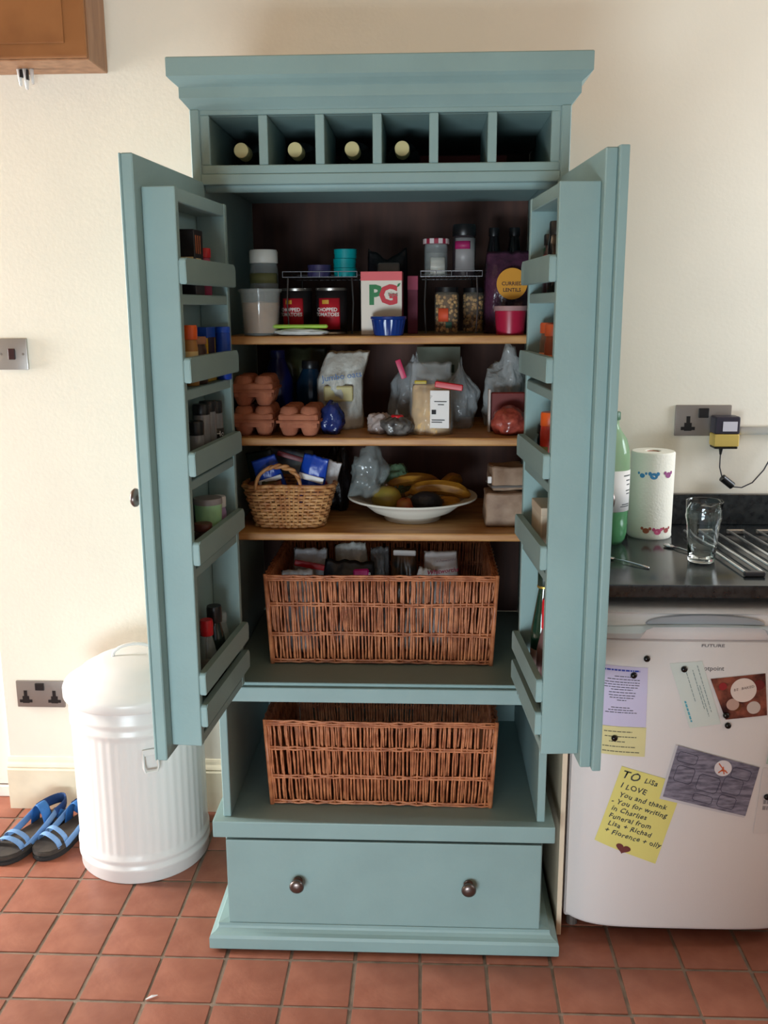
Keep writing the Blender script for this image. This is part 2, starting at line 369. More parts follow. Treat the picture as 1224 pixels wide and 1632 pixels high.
TH = {-1: .0793, 1: .0674}
RZ = [1.5405, 1.3725, 1.2070, 1.0430, .792, .728]   # rail undersides
BZ = [1.524, 1.359, 1.197, 1.033, .733]           # shelf board tops
DZ0, DZ1 = .672, 1.749
def door(side):
    # local frame: -Y runs from the hinge to the leading edge, +X*(-side) is the inner face
    rz = -TH[-1] if side < 0 else TH[1]
    k = -side
    d = MB().box(0, -.381, DZ0, k*.020, 0, DZ1, bev=.002).build('door', TEAL, cab, loc=(side*H, -.0055 if 0 else -.006, 0), rot=rz)
    # shaker frame on the outside face
    mb = MB()
    for a, b, c_, e in ((-.381, DZ0, -.311, DZ1), (-.07, DZ0, 0, DZ1), (-.31, DZ0, -.071, DZ0+.09), (-.31, DZ1-.08, -.071, DZ1), (-.31, 1.15, -.071, 1.22)):
        mb.box(-k*.004, a, b, 0, c_, e, bev=.001)
    if side < 0: mb.build('outer_frame', TEAL, d)
    else:
        mb.bm.free()
        MB().box(-k*.016, -.392, DZ0-.002, 0, -.345, DZ1+.002, bev=.003, seg=2).build('meeting_strip', TEAL, d)
    n0, n1, DD = (-.350, -.045, .078) if side < 0 else (-.362, -.085, .0885)
    mb = MB()
    mb.box(k*.0202, n0, .690, k*DD, n0+.017, 1.70)
    mb.box(k*.0202, n1-.016, .690, k*DD, n1, 1.70)
    mb.box(k*.0202, n0+.0172, 1.676, k*(DD-.001), n1-.0162, 1.699)
    mb.box(k*.0202, n0+.0172, .690, k*(DD-.001), n1-.0162, .708)
    mb.build('rack_frame', TEAL, d)
    for z in BZ: box_part('rack_shelf', TEAL, d, k*.0202, n0+.0172, z-.018, k*(DD-.001), n1-.0162, z)
    for z in RZ:
        h = .044; y0, y1 = n0+.002, n1+.004; R = .012; t = .0125
        # rail with rounded upper corners
        poly = [(y0, z), (y1, z)]
        for a in range(0, 7): th = a/6*PI/2; poly.append((y1-R+R*math.cos(th), z+h-R+R*math.sin(th)))
        for a in range(0, 7): th = PI/2+a/6*PI/2; poly.append((y0+R*.5+R*.5*math.cos(th), z+h-R*.5+R*.5*math.sin(th)))
        M = Matrix(((0, 0, k, k*(DD+.0002)), (1, 0, 0, 0), (0, 1, 0, 0), (0, 0, 0, 1)))
        mb = MB().prism(poly, 0, t, M)
        bmesh.ops.bevel(mb.bm, geom=[e for e in mb.bm.edges], offset=.0015, segments=2, affect='EDGES')
        mb.build('rail', TEAL, d, smooth=35)
    knob(d, Matrix.Translation((-k*(.004 if side < 0 else 0.0), -.335, 1.165)) @ Matrix.Rotation(-k*PI/2, 4, 'Y'))
    return d
door(-1); door(1)
def rk(side, s, d):
    a = TH[side]
    return (side*H+side*math.sin(a)*s-side*math.cos(a)*d, -.006-math.cos(a)*s-math.sin(a)*d)

# ------------------------------------------------------------ general small goods
def jar(name, label, cat, x, y, z, rad, h, bodym, lidm, lidh=.018, lidr=1.0, neck=.85, sh=.18, fill=None, fillh=.8, lab=None, group=None, rz=0, n=24):
    t = thing(name, label, cat, (x, y, z), rz, group)
    bh = h-lidh; s0 = bh*(1-sh)
    MB().lathe([(0, 0), (rad*.92, 0), (rad, rad*.1), (rad, s0), (rad*(1+neck)/2, s0+(bh-s0)*.5), (rad*neck, bh-.001), (rad*neck, bh)], n=n).build('body', bodym, t, smooth=40)
    lr = rad*lidr
    MB().lathe([(0, 0), (lr*.98, 0), (lr, .001), (lr, lidh*.85), (lr*.93, lidh), (0, lidh)], z=bh+.0003, n=n).build('lid', lidm, t, smooth=40)
    if fill: MB().lathe([(0, .002), (rad*.9, .002), (rad*.9, s0*fillh), (0, s0*fillh+.002)], n=n).build('contents', fill, t, smooth=40)
    if lab:
        lm, z0, z1, a0, a1 = lab
        arc_patch(rad, bh*z0, bh*z1, a0, a1).build('paper_label', lm, t, smooth='all')
    return t
def carton(name, label, cat, x, y, z, w, d, h, m, rz=0, bev=.002, group=None):
    t = thing(name, label, cat, (x, y, z), rz, group)
    MB().box(-w/2, -d/2, 0, w/2, d/2, h, bev=bev).build('box_body', m, t)
    return t
def wirerack(label, x0, x1, y0, y1, z0, z1):
    t = thing('wire_shelf_rack', label, 'rack', ((x0+x1)/2, (y0+y1)/2, z0))
    hx, hy, h = (x1-x0)/2, (y1-y0)/2, z1-z0
    fr = MB()
    for z in (h, h-.012): fr.tube([(-hx, -hy, z), (hx, -hy, z), (hx, hy, z), (-hx, hy, z)], .0011, n=6, closed=True)
    for i in range(5):
        x = -hx+2*hx*i/4; fr.cyl((x, -hy, h-.012), (x, -hy, h), .0009, n=6)
    fr.build('rim', WIRE, t, smooth=40)
    g = MB()
    for i in range(1, 12): x = -hx+2*hx*i/12; g.cyl((x, -hy, h-.012), (x, hy, h-.012), .0011, n=6)
    g.build('grid', WIRE, t, smooth=40, kind='stuff')
    for sx in (-1, 1):
        for sy in (-1, 1):
            xx = sx*(hx-.012)
            MB().tube([(xx, sy*hy, h-.014), (xx+sx*.003, sy*hy, h*.5), (xx+sx*.006*0, sy*(hy-.001), .004), (xx, sy*(hy-.001), .002)], [.0022, .0018, .0018, .004], n=8).build('leg', WIRE, t, smooth=40)
    return t
P2 = -PI/2
# ---- top shelf (z 1.4385)
Z1 = 1.4390
t = jar('storage_jar', 'tall clear jar with a white lid behind the tan tub, on the top shelf', 'jar', -.283, .262, Z1, .033, .192, JARGL, plain('white_lid', (222, 222, 214), .4), .03, 1.0, .92, .12, lab=(plain('olive_label', (112, 112, 70), .6), .72, .86, P2-1.3, P2+1.3))
t = thing('food_tub', 'translucent square-rimmed tub of tan powder at the left of the top shelf', 'tub', (-.278, .168, Z1))
MB().lathe([(0, 0), (.038, 0), (.040, .003), (.045, .094), (.049, .096), (.049, .102), (.044, .103), (.0425, .096), (.038, .006), (0, .005)], n=32).build('tub', JARGL, t, smooth=40)
MB().lathe([(0, .006), (.0372, .006), (.0412, .072), (0, .076)], n=32).build('contents', TANC, t, smooth=40)
t = thing('snack_packet', 'flat clear packet with a lime green band lying in front of the tomato tins', 'packet', (-.186, .150, Z1))
bag((0, 0, 0), .058, .018, .009, 3, .2).build('wrapper', mat('silver_clear', (190, 192, 190), .25, bump=.5, bscale=90), t, smooth='all')
MB().box(-.068, -.006, .016, .062, .008, .024, bev=.003).build('green_band', plain('lime_green', (158, 196, 70), .4), t)
def tin(x, y, label, rz=0):
    t = thing('tomato_tin', label, 'tin', (x, y, Z1), rz, 'tins of chopped tomatoes')
    MB().lathe([(0, .002), (.034, .002), (.0355, 0), (.0365, .002), (.0355, .005), (.0355, .009), (.0355, .098), (.0365, .102), (.0365, .105), (.034, .105), (.033, .102), (0, .102)], n=36).build('can', mat('tin_metal', (150, 146, 140), .3, metal=.9), t, smooth=30)
    arc_patch(.0356, .006, .099, 0, 2*PI, n=40).build('paper_label', plain('tin_black', (30, 24, 26), .5), t, smooth='all')
    mb = MB()
    # red tomato shaped patch with bumps
    vs = []; N = 26
    arc_patch(.0362, .012, .082, P2-.95, P2+.55, n=16).build('red_print', plain('tomato_red', (176, 24, 40), .5), t, smooth='all')
    lettering('CHOPPED', .0115, wrap(.0370, .056, P2-.35), plain('print_white', (222, 216, 210), .6), t, bold=.0003)
    lettering('TOMATOES', .0115, wrap(.0370, .045, P2-.35), plain('print_white', (222, 216, 210), .6), t, bold=.0003)
    arc_patch(.0368, .069, .078, P2-.62, P2-.18, n=8).build('gold_badge', plain('gold_print', (190, 140, 40), .5), t)
    return t
tin(-.208, .262, 'chopped tomatoes tin on the left, half hidden behind the wire rack leg'); tin(-.124, .243, 'chopped tomatoes tin on the right, nearer the tea box', .1)
wirerack('chrome wire shelf rack standing over the two tomato tins', -.232, -.062, .21, .47, Z1, 1.580)
wirerack('chrome wire shelf rack standing over the chickpea jars, right of the tea box', .083, .222, .21, .47, Z1, 1.580)
ZR = 1.5697
def flat_tin(label, x, y, z, m, rad=.027, h=.021):
    t = thing('round_tin', label, 'tin', (x, y, z))
    MB().lathe([(0, 0), (rad*.97, 0), (rad*.97, h*.5)], n=28).build('base', m, t, smooth=40)
    MB().lathe([(rad, h*.5), (rad, h*.97), (rad*.97, h), (0, h)], n=28).build('lid', m, t, smooth=40)
    return t
TQ = plain('turquoise_tin', (0, 138, 142), .35); PU = plain('dark_purple_tin', (58, 52, 92), .4)
ZT = 1.5697
flat_tin('turquoise round tin, bottom of its stack of three on the left wire rack', -.096, .30, ZT, TQ)
flat_tin('turquoise round tin, middle of its stack of three', -.097, .30, ZT+.0215, TQ)
flat_tin('turquoise round tin, topmost of its stack of three', -.095, .30, ZT+.043, TQ)
flat_tin('dark purple round tin, lower of two left of the turquoise tins', -.158, .30, ZT, PU, .028, .014)
flat_tin('dark purple round tin, upper of two left of the turquoise tins', -.157, .30, ZT+.0145, PU, .028, .014)
# tea box
t = thing('tea_box', 'white and pink box of tea bags with big green and red lettering', 'box', (-.004, .205, Z1), -.02)
MB().box(-.046, -.035, 0, .046, .035, .139, bev=.001).build('box_body', plain('box_white', (216, 208, 196), .6), t)
MB().box(-.0464, -.0354, .119, .0464, .0354, .1392, bev=.0008).build('pink_top', plain('box_pink', (214, 98, 104), .6), t)
MB().box(.0461, -.0352, 0, .0468, .0352, .1185, bev=0).build('dark_side', plain('box_crimson', (118, 34, 50), .6), t)
GRN = plain('print_green', (20, 112, 58), .5); PR = plain('print_red', (190, 26, 44), .5)
lettering('P', .058, flatmap(-.014, -.0358, .086), GRN, t, bold=.0024)
lettering('G', .058, flatmap(.016, -.0361, .086), PR, t, bold=.0024)
lettering('tips', .016, flatmap(.026, -.0364, .090), plain('print_grey', (120, 120, 110), .6), t)
MB().prism([(0, 0), (.006, .003), (.009, .010), (.003, .008)], 0, .0003, M=Matrix.Translation((.034, -.0356, .104)) @ Matrix.Rotation(PI/2, 4, 'X')).build('leaf_print', GRN, t)
# ramekin
t = thing('ramekin', 'small navy blue fluted ramekin in front of the tea box', 'dish', (.012, .148, Z1))
mb = MB(); vs = []; fs = []; N = 72; prof = [(.032, 0), (.0325, .002), (.0375, .034), (.0405, .036), (.0405, .041), (.0375, .042), (.036, .036), (.030, .005)]
for j, (rr, z) in enumerate(prof):
    for i in range(N):
        k = (1+.02*math.cos(i*PI*2/3)) if 0 < j < 3 else 1
        vs.append((rr*k*math.cos(2*PI*i/N), rr*k*math.sin(2*PI*i/N), z))
for j in range(len(prof)-1):
    for i in range(N): fs.append((j*N+i, j*N+(i+1) % N, (j+1)*N+(i+1) % N, (j+1)*N+i))
fs += [tuple(range(N-1, -1, -1)), tuple((len(prof)-1)*N+i for i in range(N))]
mb._add(vs, fs).build('bowl', plain('navy_glaze', (22, 52, 122), .2), t, smooth=40)
# tall dark packet behind tea box
t = thing('dark_packet', 'tall dark foil packet with pointed corners standing behind the tea box', 'packet', (.002, .36, Z1))
mb = pillow(.10, .185, .05, 4, .5)
for v in mb.bm.verts:
    if v.co.z > .15: v.co.z += .03*abs(v.co.x)/.05-.012+.004*math.sin(v.co.x*200)
mb.build('wrapper', mat('black_foil', (24, 22, 26), .35, bump=.8, bdist=.006, bscale=40), t, smooth='all')
MB().box(-.022, -.031, .09, .03, -.024, .165, bev=.003).build('paper_label', plain('grey_label', (128, 122, 118), .6), t)
t = thing('pink_box', 'small crimson carton standing close behind the right edge of the tea box', 'box', (.064, .29, Z1))
MB().box(-.012, -.02, 0, .012, .02, .132, bev=.001).build('box_body', plain('carton_crimson', (110, 30, 56), .6), t)
MB().box(-.0122, -.0203, .10, .0122, .0203, .1322, bev=.0008).build('flap', plain('carton_pink', (160, 60, 86), .6), t)
# on the right rack
t = jar('jam_jar', 'glass jar with red gingham lid and white label, on the right wire rack', 'jar', .118, .285, ZR, .027, .085, JARGL, plain('gingham_red', (150, 36, 60), .6), .012, 1.08, .95, .1, fill=plain('grey_spice', (92, 86, 78), .8), lab=(plain('label_dull', (196, 196, 188), .7), .08, .58, P2-.5, P2+.9))
mb = MB()
for i in range(18):
    if i % 2 == 0: mb.merge(arc_patch(.0293, .0735, .0845, 2*PI*i/18, 2*PI*(i+1)/18, n=2).bm)
mb.build('check_pattern', plain('check_white', (210, 196, 196), .7), t, loc=(0, 0, 0))
t = jar('supplement_jar', 'dark jar with a black screw lid and magenta label, on the right wire rack', 'jar', .184, .31, ZR, .027, .118, plain('smoke_body', (52, 44, 48), .25), BLACK, .026, 1.02, .9, .14, lab=(plain('silver_label', (150, 146, 146), .4), .12, .95, P2-.9, P2+1.2))
arc_patch(.0277, .062, .080, P2-.9, P2+.5).build('magenta_print', plain('magenta', (160, 30, 92), .5), t, smooth='all')
# beans jars
def beans(label, x, y, rad, seed):
    t = thing('chickpea_jar', label, 'jar', (x, y, Z1), 0, 'jars of chickpeas')
    MB().lathe([(0, 0), (rad, 0), (rad*1.02, .004), (rad*1.02, .088), (rad*.9, .094)], n=28).build('body', mat('jar_clear2', (220, 210, 190), .1, alpha=.14, spec=.9), t, smooth=40)
    MB().lathe([(0, .0942), (rad*.95, .0942), (rad*.95, .105), (0, .106)], n=28).build('lid', BLACK, t, smooth=40)
    rn = random.Random(seed); mb = MB()
    for k in range(150):
        a = rn.uniform(0, 2*PI); z = rn.uniform(.006, .088); rr = rad*rn.uniform(.74, .82)
        mb.sphere((rr*math.cos(a), rr*math.sin(a), z), .0047, .0047, .0047, sub=1)
    mb.build('contents', mat('chickpea', (204, 160, 98), .6, rgb2=(150, 104, 56), vscale=120), t, smooth='all', kind='stuff')
    MB().lathe([(0, .003), (rad*.74, .003), (rad*.74, .088), (0, .089)], n=20).build('filling', plain('chickpea_dark', (92, 60, 34), .8), t, smooth='all')
    return t
t = beans('jar of chickpeas with an orange printed patch, under the right wire rack', .143, .245, .0275, 1)
arc_patch(.0285, .028, .058, P2-.75, P2+.12).build('orange_print', plain('print_orange', (206, 78, 44), .6), t, smooth='all')
arc_patch(.0285, .014, .027, P2-.1, P2+.4).build('teal_print', plain('print_teal', (70, 112, 100), .6), t, smooth='all')
beans('jar of chickpeas on the right, partly behind the purple lentil bag', .208, .325, .025, 2)
# lentil bag
t = thing('lentil_bag', 'purple plastic bag of lentils with a round yellow label, right of the top shelf', 'bag', (.284, .262, Z1), .02)
pillow(.108, .186, .055, 6, .4).build('wrapper', mat('purple_film', (84, 46, 68), .25, bump=.8, bdist=.006, bscale=40, rgb2=(48, 28, 42), vscale=18), t, smooth='all')
MB().lathe([(0, 0), (.035, 0), (.035, .001), (0, .001)], n=40, M=Matrix.Translation((.006, -.036, .112)) @ Matrix.Rotation(PI/2, 4, 'X')).build('round_label', plain('mustard_label', (206, 142, 34), .6), t)
BRN = plain('print_brown', (74, 40, 22), .6)
lettering('CURRIED', .0115, flatmap(.006, -.0374, .112), BRN, t, bold=.0003); lettering('LENTILS', .0115, flatmap(.006, -.0374, .098), BRN, t, bold=.0003)
t = thing('pudding_tub', 'small deep red tub with a clear lid, in front of the lentil bag', 'tub', (.284, .172, Z1))
MB().lathe([(0, 0), (.031, 0), (.035, .05), (.035, .052)], n=32).build('tub', mat('crimson_fill', (164, 28, 60), .3), t, smooth=40)
MB().lathe([(0, .0522), (.0375, .0522), (.0375, .062), (.036, .063), (.033, .063), (.032, .060), (0, .060)], n=32).build('lid', mat('frosted_lid', (200, 160, 160), .3, alpha=.6), t, smooth=40)
for i, (x, w) in enumerate(((.262, 0), (.312, 1))):
    jar('dark_bottle', ['dark bottle standing at the back behind the lentil bag, on the left', 'dark bottle standing at the back behind the lentil bag, on the right'][w], 'bottle', x, .43, Z1, .022, .25, DKGL, BLACK, .02, .6, .5, .3)

# ---- second shelf (z 1.211)
Z2 = 1.2115
def eggbox(x, y, z, label, rz=0):
    t = thing('egg_box', label, 'egg box', (x, y, z), rz, 'brown cardboard egg boxes')
    lo = MB(); up = MB()
    def cup(mb, cx, cy, z0, z1, r0, r1):
        mb.lathe([(0, z0), (r0*.75, z0), (r0, z0+.004*(1 if z1 > z0 else -1)), ((r0+r1)/2*1.03, (z0+z1)/2), (r1, z1)], cx, cy, n=16)
    for iy in range(3):
        for ix in (-1, 1):
            cy = (iy-1)*.047; cup(lo, ix*.0235, cy, 0, .034, .016, .0245); cup(up, ix*.0235, cy, .068, .037, .019, .0245)
    lo.box(-.044, -.068, .02, .044, .068, .0335, bev=.006, seg=2); lo.box(-.050, -.075, .032, .050, .075, .0352, bev=.001)
    up.box(-.046, -.071, .0355, .046, .071, .052, bev=.01, seg=3); up.box(-.050, -.075, .0354, .050, .075, .038, bev=.001)
    lo.build('base', CARD, t, smooth=35); up.build('lid', CARD, t, smooth=35)
eggbox(-.300, .215, Z2, 'brown cardboard egg box, lower one of the stack of two by the left door')
eggbox(-.301, .218, Z2+.0685, 'brown cardboard egg box, on top of the stack of two', .03)
eggbox(-.192, .202, Z2, 'brown cardboard egg box standing alone right of the stack', -.03)
jar('blue_bottle', 'dark blue glossy bottle behind the egg boxes, on the left', 'bottle', -.275, .38, Z2, .038, .185, mat('blue_plastic', (20, 28, 84), .15), NAVY, .02, .5, .5, .3)
jar('teal_bottle', 'dark teal bottle standing behind the egg boxes, beside the oats', 'bottle', -.192, .37, Z2, .036, .16, mat('dark_teal_pl', (14, 44, 66), .15), BLACK, .02, .6, .55, .25)
t = thing('black_food_bag', 'large black and olive food bag right at the back of the second shelf', 'bag', (-.235, .48, Z2))
pillow(.16, .19, .06, 9, .5).build('wrapper', mat('black_film', (30, 32, 34), .3, bump=.5, bscale=40, rgb2=(58, 64, 40), vscale=10), t, smooth='all')
t = thing('porridge_bag', 'white crumpled bag of oats standing in the middle of the second shelf', 'bag', (-.112, .300, Z2), .1)
mb = pillow(.112, .186, .06, 12, .55)
for v in mb.bm.verts:
    if v.co.z > .12: v.co.x += (v.co.z-.12)*.35; v.co.y += (v.co.z-.12)*.25
mb.build('wrapper', mat('oats_white', (206, 206, 198), .45, bump=.8, bdist=.006, bscale=40, rgb2=(186, 188, 182), vscale=15), t, smooth='all')
lettering("Jumbo oats", .021, flatmap(.004, -.040, .128, .12), plain('print_blue', (40, 92, 150), .5), t)
MB().box(-.04, -.0385, .068, .03, -.032, .105, bev=.004).build('oat_print', plain('oat_beige', (190, 180, 130), .6), t)
t = thing('blue_wrapped_loaf', 'low blue plastic wrapped packet lying in front of the oats bag', 'packet', (-.122, .200, Z2))
bag((0, 0, 0), .026, .028, .042, 5, .25).build('wrapper', mat('blue_film', (34, 48, 104), .2, bump=.9, bdist=.008, bscale=34), t, smooth='all')
def bagthing(name, label, loc, r3, seed, m, amp=.35, knot=0, cat='bag'):
    t = thing(name, label, cat, loc)
    bag((0, 0, 0), *r3, seed, amp, knot=knot).build('wrapper', m, t, smooth='all'); return t
SILVB = mat('crinkled_clear', (184, 170, 166), .2, bump=1, bdist=.012, bscale=34, alpha=.8, spec=.9)
t = bagthing('nut_bag', 'small tied clear bag with pinkish contents, left of the red-tied bag', (-.014, .20, Z2), (.026, .022, .026), 6, SILVB, .4)
t = bagthing('seed_bag', 'small clear bag of dark seeds closed with a red tie', (.030, .172, Z2), (.032, .024, .030), 8, mat('seedy_film', (120, 116, 112), .2, bump=.9, bscale=60, rgb2=(48, 44, 46), vscale=40), .4, 1)
MB().tube([(math.cos(a/8*2*PI)*.011, math.sin(a/8*2*PI)*.009, .043) for a in range(8)], .004, closed=True).build('tie', RED, t, smooth='all')
# flour bag
t = thing('semolina_bag', 'clear bag of cream coloured semolina with white label and red clip', 'bag', (.108, .195, Z2), -.12)
pillow(.092, .115, .060, 14, .35).build('contents', mat('semolina', (214, 176, 120), .7, var=.04, vscale=40), t, smooth='all')
mb = pillow(.102, .165, .066, 15, .5); mb.build('wrapper', mat('film_cl2', (200, 204, 204), .15, bump=.6, bscale=26, alpha=.22, spec=.9), t, smooth='all')
MB().box(.002, -.040, .018, .046, -.0375, .104, bev=.001).build('paper_label', PAPER, t)
MB().box(.006, -.0412, .050, .016, -.0401, .060, bev=0).build('print_block', INK, t)
mb = MB()
for (a, b, z) in ((.012, .040, .078), (.020, .034, .071), (.006, .036, .036), (.006, .030, .031)): mb.box(a, -.0412, z, b, -.0401, z+.0018, bev=0)
mb.build('print_lines', INK, t)
MB().box(-.004, -.041, .112, .06, -.030, .126, bev=.004, seg=3, M=Matrix.Rotation(.14, 4, 'Y')).build('clip', RED, t, smooth=40)
MB().box(-.034, -.04, .118, -.006, -.030, .126, bev=.003, seg=2).build('clip_end', plain('mustard_clip', (170, 150, 30), .4), t)
t = thing('back_carton', 'pale green-white carton standing at the back of the second shelf', 'box', (.128, .46, Z2))
MB().box(-.055, -.03, 0, .055, .03, .19, bev=.001).build('box_body', plain('pale_green_card', (128, 136, 122), .7), t)
MB().box(.02, -.0312, .125, .04, -.0301, .145, bev=0).build('print_block', plain('dark_green_print', (40, 60, 44), .7), t)
t = bagthing('clear_food_bag', 'crumpled clear bag standing behind the semolina, pinched with a pink clip', (.070, .335, Z2), (.055, .04, .100), 21, CLEAR, .4, 1)
MB().box(.010, -.045, .122, .024, -.032, .170, bev=.004, seg=2, M=Matrix.Rotation(-.35, 4, 'Y')).build('clip', plain('pink_clip', (196, 30, 84), .4), t, smooth=40)
bagthing('grey_film_bag', 'half empty clear bag behind and right of the semolina bag', (.178, .315, Z2), (.042, .035, .085), 23, CLEAR, .45, 1)
bagthing('tall_clear_bag', 'tall crumpled clear bag behind the red packet at the right end', (.290, .33, Z2), (.044, .04, .104), 25, mat('milky_film', (180, 184, 184), .2, bump=1, bdist=.012, bscale=34, alpha=.6, spec=.9), .45)
t = thing('lentil_packet', 'packet of red-orange lentils in clear film at the right of the second shelf', 'packet', (.290, .195, Z2), .05)
bag((0, 0, 0), .041, .038, .036, 27, .22).build('contents', mat('salmon_contents', (168, 76, 62), .35, rgb2=(120, 42, 34), vscale=50, bump=.7, bscale=90, coat=.5), t, smooth='all')
MB().box(-.040, .044, 0, .042, .052, .092, bev=.003).build('card_back', plain('maroon_card', (110, 34, 30), .5), t)
MB().box(-.046, .030, 0, -.041, .050, .100, bev=.001).build('card_edge', plain('dull_white_card', (196, 186, 180), .7), t)

# ---- third shelf (z .989)
Z3 = .9895
t = thing('bread_basket', 'small golden wicker basket with a plaited loop handle, full of packets', 'basket', (-.228, .215, Z3), .02)
def superell(a, hx, hy, p=3.2):
    c_, s_ = math.cos(a), math.sin(a)
    k = (abs(c_/hx)**p+abs(s_/hy)**p)**(-1/p); return k*c_, k*s_
mb = MB(); ROWS = 13; NS = 40
for j in range(ROWS):
    v = j/(ROWS-1); hx = .080+.028*v; hy = .050+.022*v; pts = []
    z = .004+v*.098
    for i in range(NS*3):
        a = 2*PI*i/(NS*3); x, y = superell(a, hx, hy)
        w = .0028*math.cos(NS/2*a*1.0+(j % 2)*PI)
        L = math.hypot(x, y); zz = z+v*(.003-.005*(x/hx)**2)+noise.noise(Vector((a*3, j, 0)))*.0015
        pts.append((x*(1+w/L), y*(1+w/L), zz))
    mb.tube(pts, .0038 if j not in (0, ROWS-1) else .0048, n=6, closed=True)
mb.build('weave', WICK2, t, smooth='all', kind='stuff')
mb = MB()
for i in range(NS):
    a = 2*PI*(i+.5)/NS; x0, y0 = superell(a, .080, .050); x1, y1 = superell(a, .108, .072)
    mb.cyl((x0, y0, .002), (x1, y1, .103-.003*(x1/.108)**2), .0022, n=5)
mb.build('stakes', WICK2, t, smooth='all', kind='stuff')
MB().prism([superell(2*PI*i/40, .078, .048) for i in range(40)], .001, .005).build('base', WICK2, t)
mb = MB()
for ph in (0, PI):
    pts = []
    for i in range(41):
        v = i/40; a = PI*v
        x = -.020-.052*math.cos(a); z = .098+.052*math.sin(a)**.8; y = -.068+.012*math.sin(a)
        tw = v*26+ph; pts.append((x+.0032*math.cos(tw)*abs(math.sin(a)), y+.0034*math.sin(tw), z+.0032*math.cos(tw)*abs(math.sin(a))))
    mb.tube(pts, .0042, n=7)
mb.build('handle', WICK2, t, smooth='all')
def packet(name, label, cat, loc, w, h, d, seed, m, rot=(0, 0, 0), crum=.4, group=None):
    t = thing(name, label, cat, loc, rot, group)
    pillow(w, h, d, seed, crum, flatbase=False).build('wrapper', m, t, smooth='all'); return t
BX, BY = -.228, .215
t = packet('blue_snack_packet', 'bright blue packet with white stripe in the small basket, on the left', 'packet', (BX-.022, BY-.005, Z3+.038), .064, .135, .022, 31, BLUE, (.12, -.30, .1))
MB().box(-.028, -.014, .075, .028, -.010, .086, bev=.001).build('white_stripe', PAPER, t)
t = packet('blue_snack_packet', 'bright blue packet with white stripe in the small basket, right of the handle top', 'packet', (BX+.036, BY-.012, Z3+.036), .066, .140, .022, 32, BLUE, (.1, .25, -.1))
MB().box(-.030, -.015, .080, .030, -.010, .094, bev=.001).build('white_stripe', PAPER, t)
packet('dark_snack_packet', 'dark green packet at the back left of the small basket', 'packet', (BX-.055, BY+.035, Z3+.045), .07, .13, .02, 33, mat('darkgreen_foil', (24, 44, 40), .3, bump=.4, bscale=40), (0, -.2, 0))
packet('white_snack_packet', 'crumpled white packet leaning out of the right end of the small basket', 'packet', (BX+.062, BY+.02, Z3+.050), .055, .11, .018, 34, mat('white_foil', (200, 198, 200), .35, bump=.8, bdist=.006, bscale=40), (.1, .35, .2))
t = thing('bag_clip', 'long red bag clip lying across the packets in the small basket', 'clip', (BX+.018, BY+.04, Z3+.152), (.0, .30, .1))
MB().box(-.055, -.004, -.006, .055, .004, .006, bev=.003, seg=2).build('jaw', DRED, t, smooth=40); MB().box(.045, -.0045, -.008, .062, .0045, .006, bev=.003, seg=2).build('hinge', DRED, t)
t = thing('bag_clip', 'short yellow bag clip in the small basket, beside the red ones', 'clip', (BX+.062, BY+.02, Z3+.125), (.0, .85, .1))
MB().box(-.022, -.004, -.005, .022, .004, .005, bev=.003, seg=2).build('jaw', YEL, t, smooth=40); MB().box(.016, -.0045, -.007, .026, .0045, .005, bev=.002).build('hinge', YEL, t)
t = thing('bag_clip', 'upright dark red bag clip at the right end of the small basket', 'clip', (BX+.076, BY+.005, Z3+.112), (.0, 1.1, .1))
MB().box(-.030, -.004, -.006, .030, .004, .006, bev=.003, seg=2).build('jaw', DRED, t, smooth=40); MB().sphere((.032, 0, -.001), .009, .007, .009).build('hinge', RED, t, smooth='all')
packet('orange_sweet_packet', 'rust orange packet low inside the small basket under the handle', 'packet', (BX-.030, BY-.034, Z3+.02), .05, .092, .018, 35, mat('rust_foil', (140, 62, 28), .35, bump=.5, bscale=50, rgb2=(40, 70, 30), vscale=30), (0, -.1, 0))
packet('white_card_packet', 'long pale packet lying along the back of the small basket', 'packet', (BX-.03, BY+.085, Z3+.0), .13, .172, .02, 36, mat('pale_foil', (150, 152, 140), .5, bump=.3, bscale=40, rgb2=(36, 40, 60), vscale=9), (0, .1, 0), crum=.3)
t = thing('brown_bulb', 'small brown onion-like bulb at the left end of the small basket', 'onion', (BX-.085, BY-.01, Z3+.068))
MB().sphere((0, 0, .02), .017, .017, .019, amp=.08, fr=3).build('bulb', plain('onion_brown', (120, 66, 46), .5), t, smooth='all')
MB().cyl((.003, 0, .036), (.005, 0, .044), .003, .001).build('stalk', TANC, t)
# black carrier bag
bagthing('black_carrier_bag', 'black crumpled carrier bag between the small basket and the fruit bowl', (-.128, .395, Z3), (.026, .040, .10), 41, mat('black_bagfilm', (26, 22, 24), .35, bump=.9, bdist=.008, bscale=34), .45)
